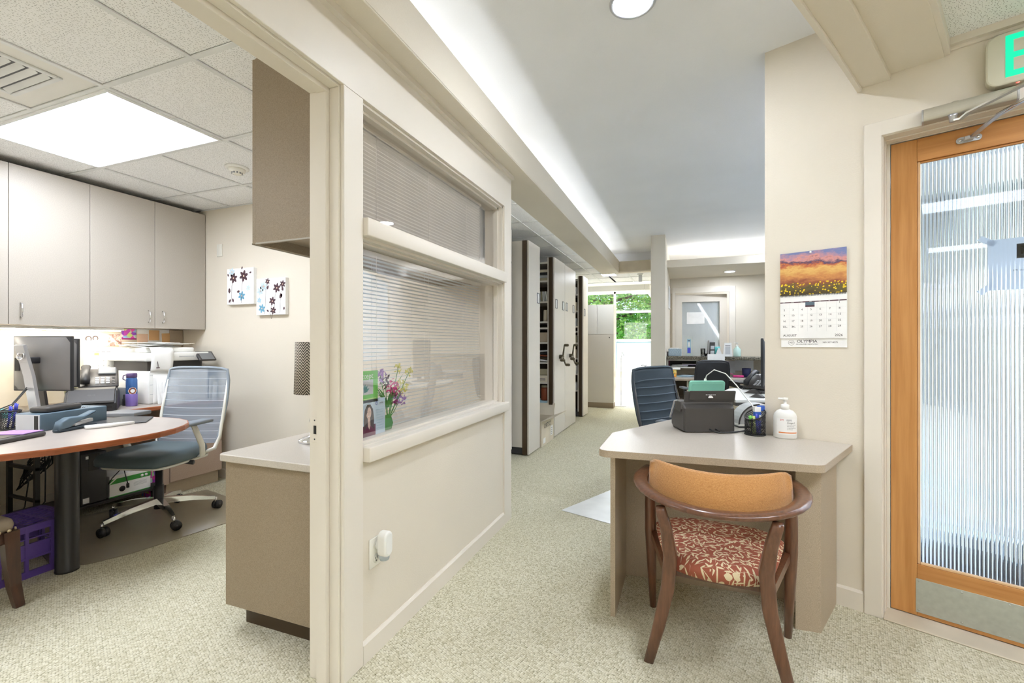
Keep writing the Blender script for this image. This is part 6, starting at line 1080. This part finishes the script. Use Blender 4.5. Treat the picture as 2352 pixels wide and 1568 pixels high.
one('navy_cup', lambda b: b.lathe([(0, 0), (.05, 0), (.058, .125), (.052, .125), (.045, .006), (0, .006)], 'navy', 18), label='navy pencil cup on the reception desk', cat='cup', loc=(.80, 7.12, .741)); one('pink_stapler', lambda b: b.box(-.07, .07, -.02, .02, 0, .03, 'pink', .008, 2).tube([(-.12, 0, .01), (-.10, .03, .05), (-.07, .0, .04)], .006, 'pink', 6), label='pink stapler in front of the pinned planner', cat='stapler', loc=(.69, 7.05, .741))
one('fruit_box', lambda b: b.box(-.05, .05, -.04, .04, 0, .10, 'fruit_print', .003, 1), label='small box with orange and yellow fruit print on the reception desk', cat='box', loc=(-.17, 6.80, .741), rz=.2); one('white_stapler', lambda b: b.box(-.07, .09, -.02, .02, .0, .03, 'white_plastic', .008, 2), label='white stapler lying on the fruit print box', cat='stapler', loc=(-.155, 6.80, .842), rz=.3)
paper_pile(.0, 6.95, .741, 3, 'pale blue papers beside the fruit print box', mats=('pale_blue', 'light_blue_print'), sp=.02, rz=1.2, l_=.2)
for k in range(4): one('envelope', lambda b: b.box(0, .006, 0, .10, 0, .22, 'paper', T=TR((0, 0, 0), R(8), R(10 - 8 * k))), label=('leftmost', 'second', 'third', 'rightmost')[k] + ' white envelope standing under the reception desk', cat='envelope', loc=(-.17 + .03 * k, 6.86, .4305)); 
one('under_shelf', lambda b: b.box(-.224, .019, 6.70, 7.29, .41, .43, 'panel_beige'), label='beige shelf under the reception desk', cat='shelf')
t = thing('wall_file_rack', 'magenta and black wall file rack on the column side', 'file rack', (-.2545, 7.35, .83)); obj('rack', MB().box(0.0005, .012, -.15, .15, 0, .26, 'black_plastic').box(.012, .05, -.15, .15, 0, .02, 'black_plastic'), t); obj('folder', MB().box(.014, .04, -.13, .13, .022, .23, 'burgundy', .002, 1), t)
t = thing('frame_row', 'narrow white frame hung on the column side', 'frame', (-.2555, 7.9, 1.78)); obj('frame', MB().box(.0005, .02, -.2, .2, 0, .36, 'white_plastic', .003, 1), t); obj('picture', MB().box(.0195, .021, -.17, .17, .03, .33, 'light_grey'), t)
# waiting room furniture
for k, (s, y) in enumerate(((.55, 5.2), (1.25, 5.3), (1.95, 5.4), (1.2, 3.6))):
    p = wq(s, y); t = thing('waiting_chair', ('first', 'second', 'third', 'nearest')[k] + ' dark armchair in the waiting room behind the fluted glass', 'chair', (p.x, p.y, .004), R(-22.5)); obj('seat', MB().box(-.28, .28, -.28, .25, .30, .45, 'slate_blue', .03, 2), t); obj('backrest', MB().box(-.28, .28, .2, .30, .45, .85, 'slate_blue', .03, 2), t)
    for sx in (-1, 1): obj('arm', MB().box(sx * .30 - .02, sx * .30 + .02, -.27, .25, .55, .60, 'dark_leg', .008, 1), t); 
    for sx in (-1, 1):
        for sy in (-1, 1): obj('leg', MB().box(sx * .27 - .02, sx * .27 + .02, sy * .24 - .02, sy * .24 + .02, 0, .55 if sy < 0 else .30, 'dark_leg'), t)
for k in range(10):
    p = wq(.62 + 1.1 * (k % 5), 2.6 if k < 5 else 4.6); t = thing('ceiling_spot', ('leftmost', 'second', 'third', 'fourth', 'rightmost')[k % 5] + (' lamp in the near row on the waiting room ceiling' if k < 5 else ' added fill lamp in the far row on the waiting room ceiling'), 'ceiling light', (p.x, p.y, 2.67), R(-22.5)); obj('lens', MB().box(-.42, .42, -.16, .16, -.03, -.028, 'waiting_lens'), t); obj('frame', MB().box(-.45, .45, -.19, .19, -.027, -.0005, 'white_plastic', .004, 1), t)  # the far row is added to brighten the waiting room
# ---------------------------------------------------------------- outside: trees and lawn
struct('ground_lawn', MB().box(-20, 1.5, 12.8, 40, -.3, -.2, 'leaf_light').box(-20, 1.5, 12.8, 16.2, -.2, -.15, 'vinyl'), 'lawn and pale paving outside the far window')
def tree(loc, h_, sp, n, label, seed, m=('leaf_green', 'leaf_light')):
    random.seed(seed); t = thing('garden_tree', label, 'tree', loc); mb = MB(); mb.tube([(0, 0, 0), (.1, 0, h_ * .3), (.0, .1, h_ * .6), (.1, 0, h_ * .95)], [.16, .13, .09, .03], 'bark', 8); tips = []
    for k in range(15):
        a = k * 2.4; z = h_ * (.22 + .045 * k); L = sp * random.uniform(.6, 1.1); q = (L * math.cos(a), L * math.sin(a), z + random.uniform(-.3, .5)); mb.tube([(0.05, 0, z), (q[0] * .5, q[1] * .5, z + .25), q], [.06, .04, .012], 'bark', 6); tips += [Vector((q[0] * f, q[1] * f, z + .2 * f)) for f in (.35, .6, .8, 1.0)]
    obj('trunk', mb, t); fm = MB()
    for k in range(n):
        c = random.choice(tips) + Vector((random.gauss(0, .32), random.gauss(0, .32), random.gauss(0, .26))); u = Vector((random.gauss(0, 1), random.gauss(0, 1), random.gauss(0, .6))).normalized(); w_ = u.cross(Vector((random.gauss(0, 1), random.gauss(0, 1), random.gauss(0, 1)))).normalized(); L = random.uniform(.05, .10)
        fm.add([c - u * L, c + w_ * L * .5, c + u * L, c - w_ * L * .5], [(0, 1, 2, 3)], m[random.random() < .4])
    obj('foliage', fm, t, kind='stuff'); return t
tree((-2.6, 17.5, -.2), 5.2, 2.1, 7000, 'leafy green tree outside nearest the far window', 3); tree((-.2, 18.5, -.2), 5.6, 2.2, 6500, 'green tree to the right outside the far window', 5); tree((-4.8, 21.5, -.2), 6.5, 2.6, 6000, 'larger green tree further back outside the window', 9); tree((-1.6, 23, -.2), 6.2, 2.6, 6000, 'pale green tree at the back of the lawn', 11, ('leaf_light', 'leaf_green')); tree((-3.6, 15.6, -.2), 2.6, 1.1, 3000, 'low flowering shrub below the trees outside', 13, ('leaf_light', 'pink_leaf'))
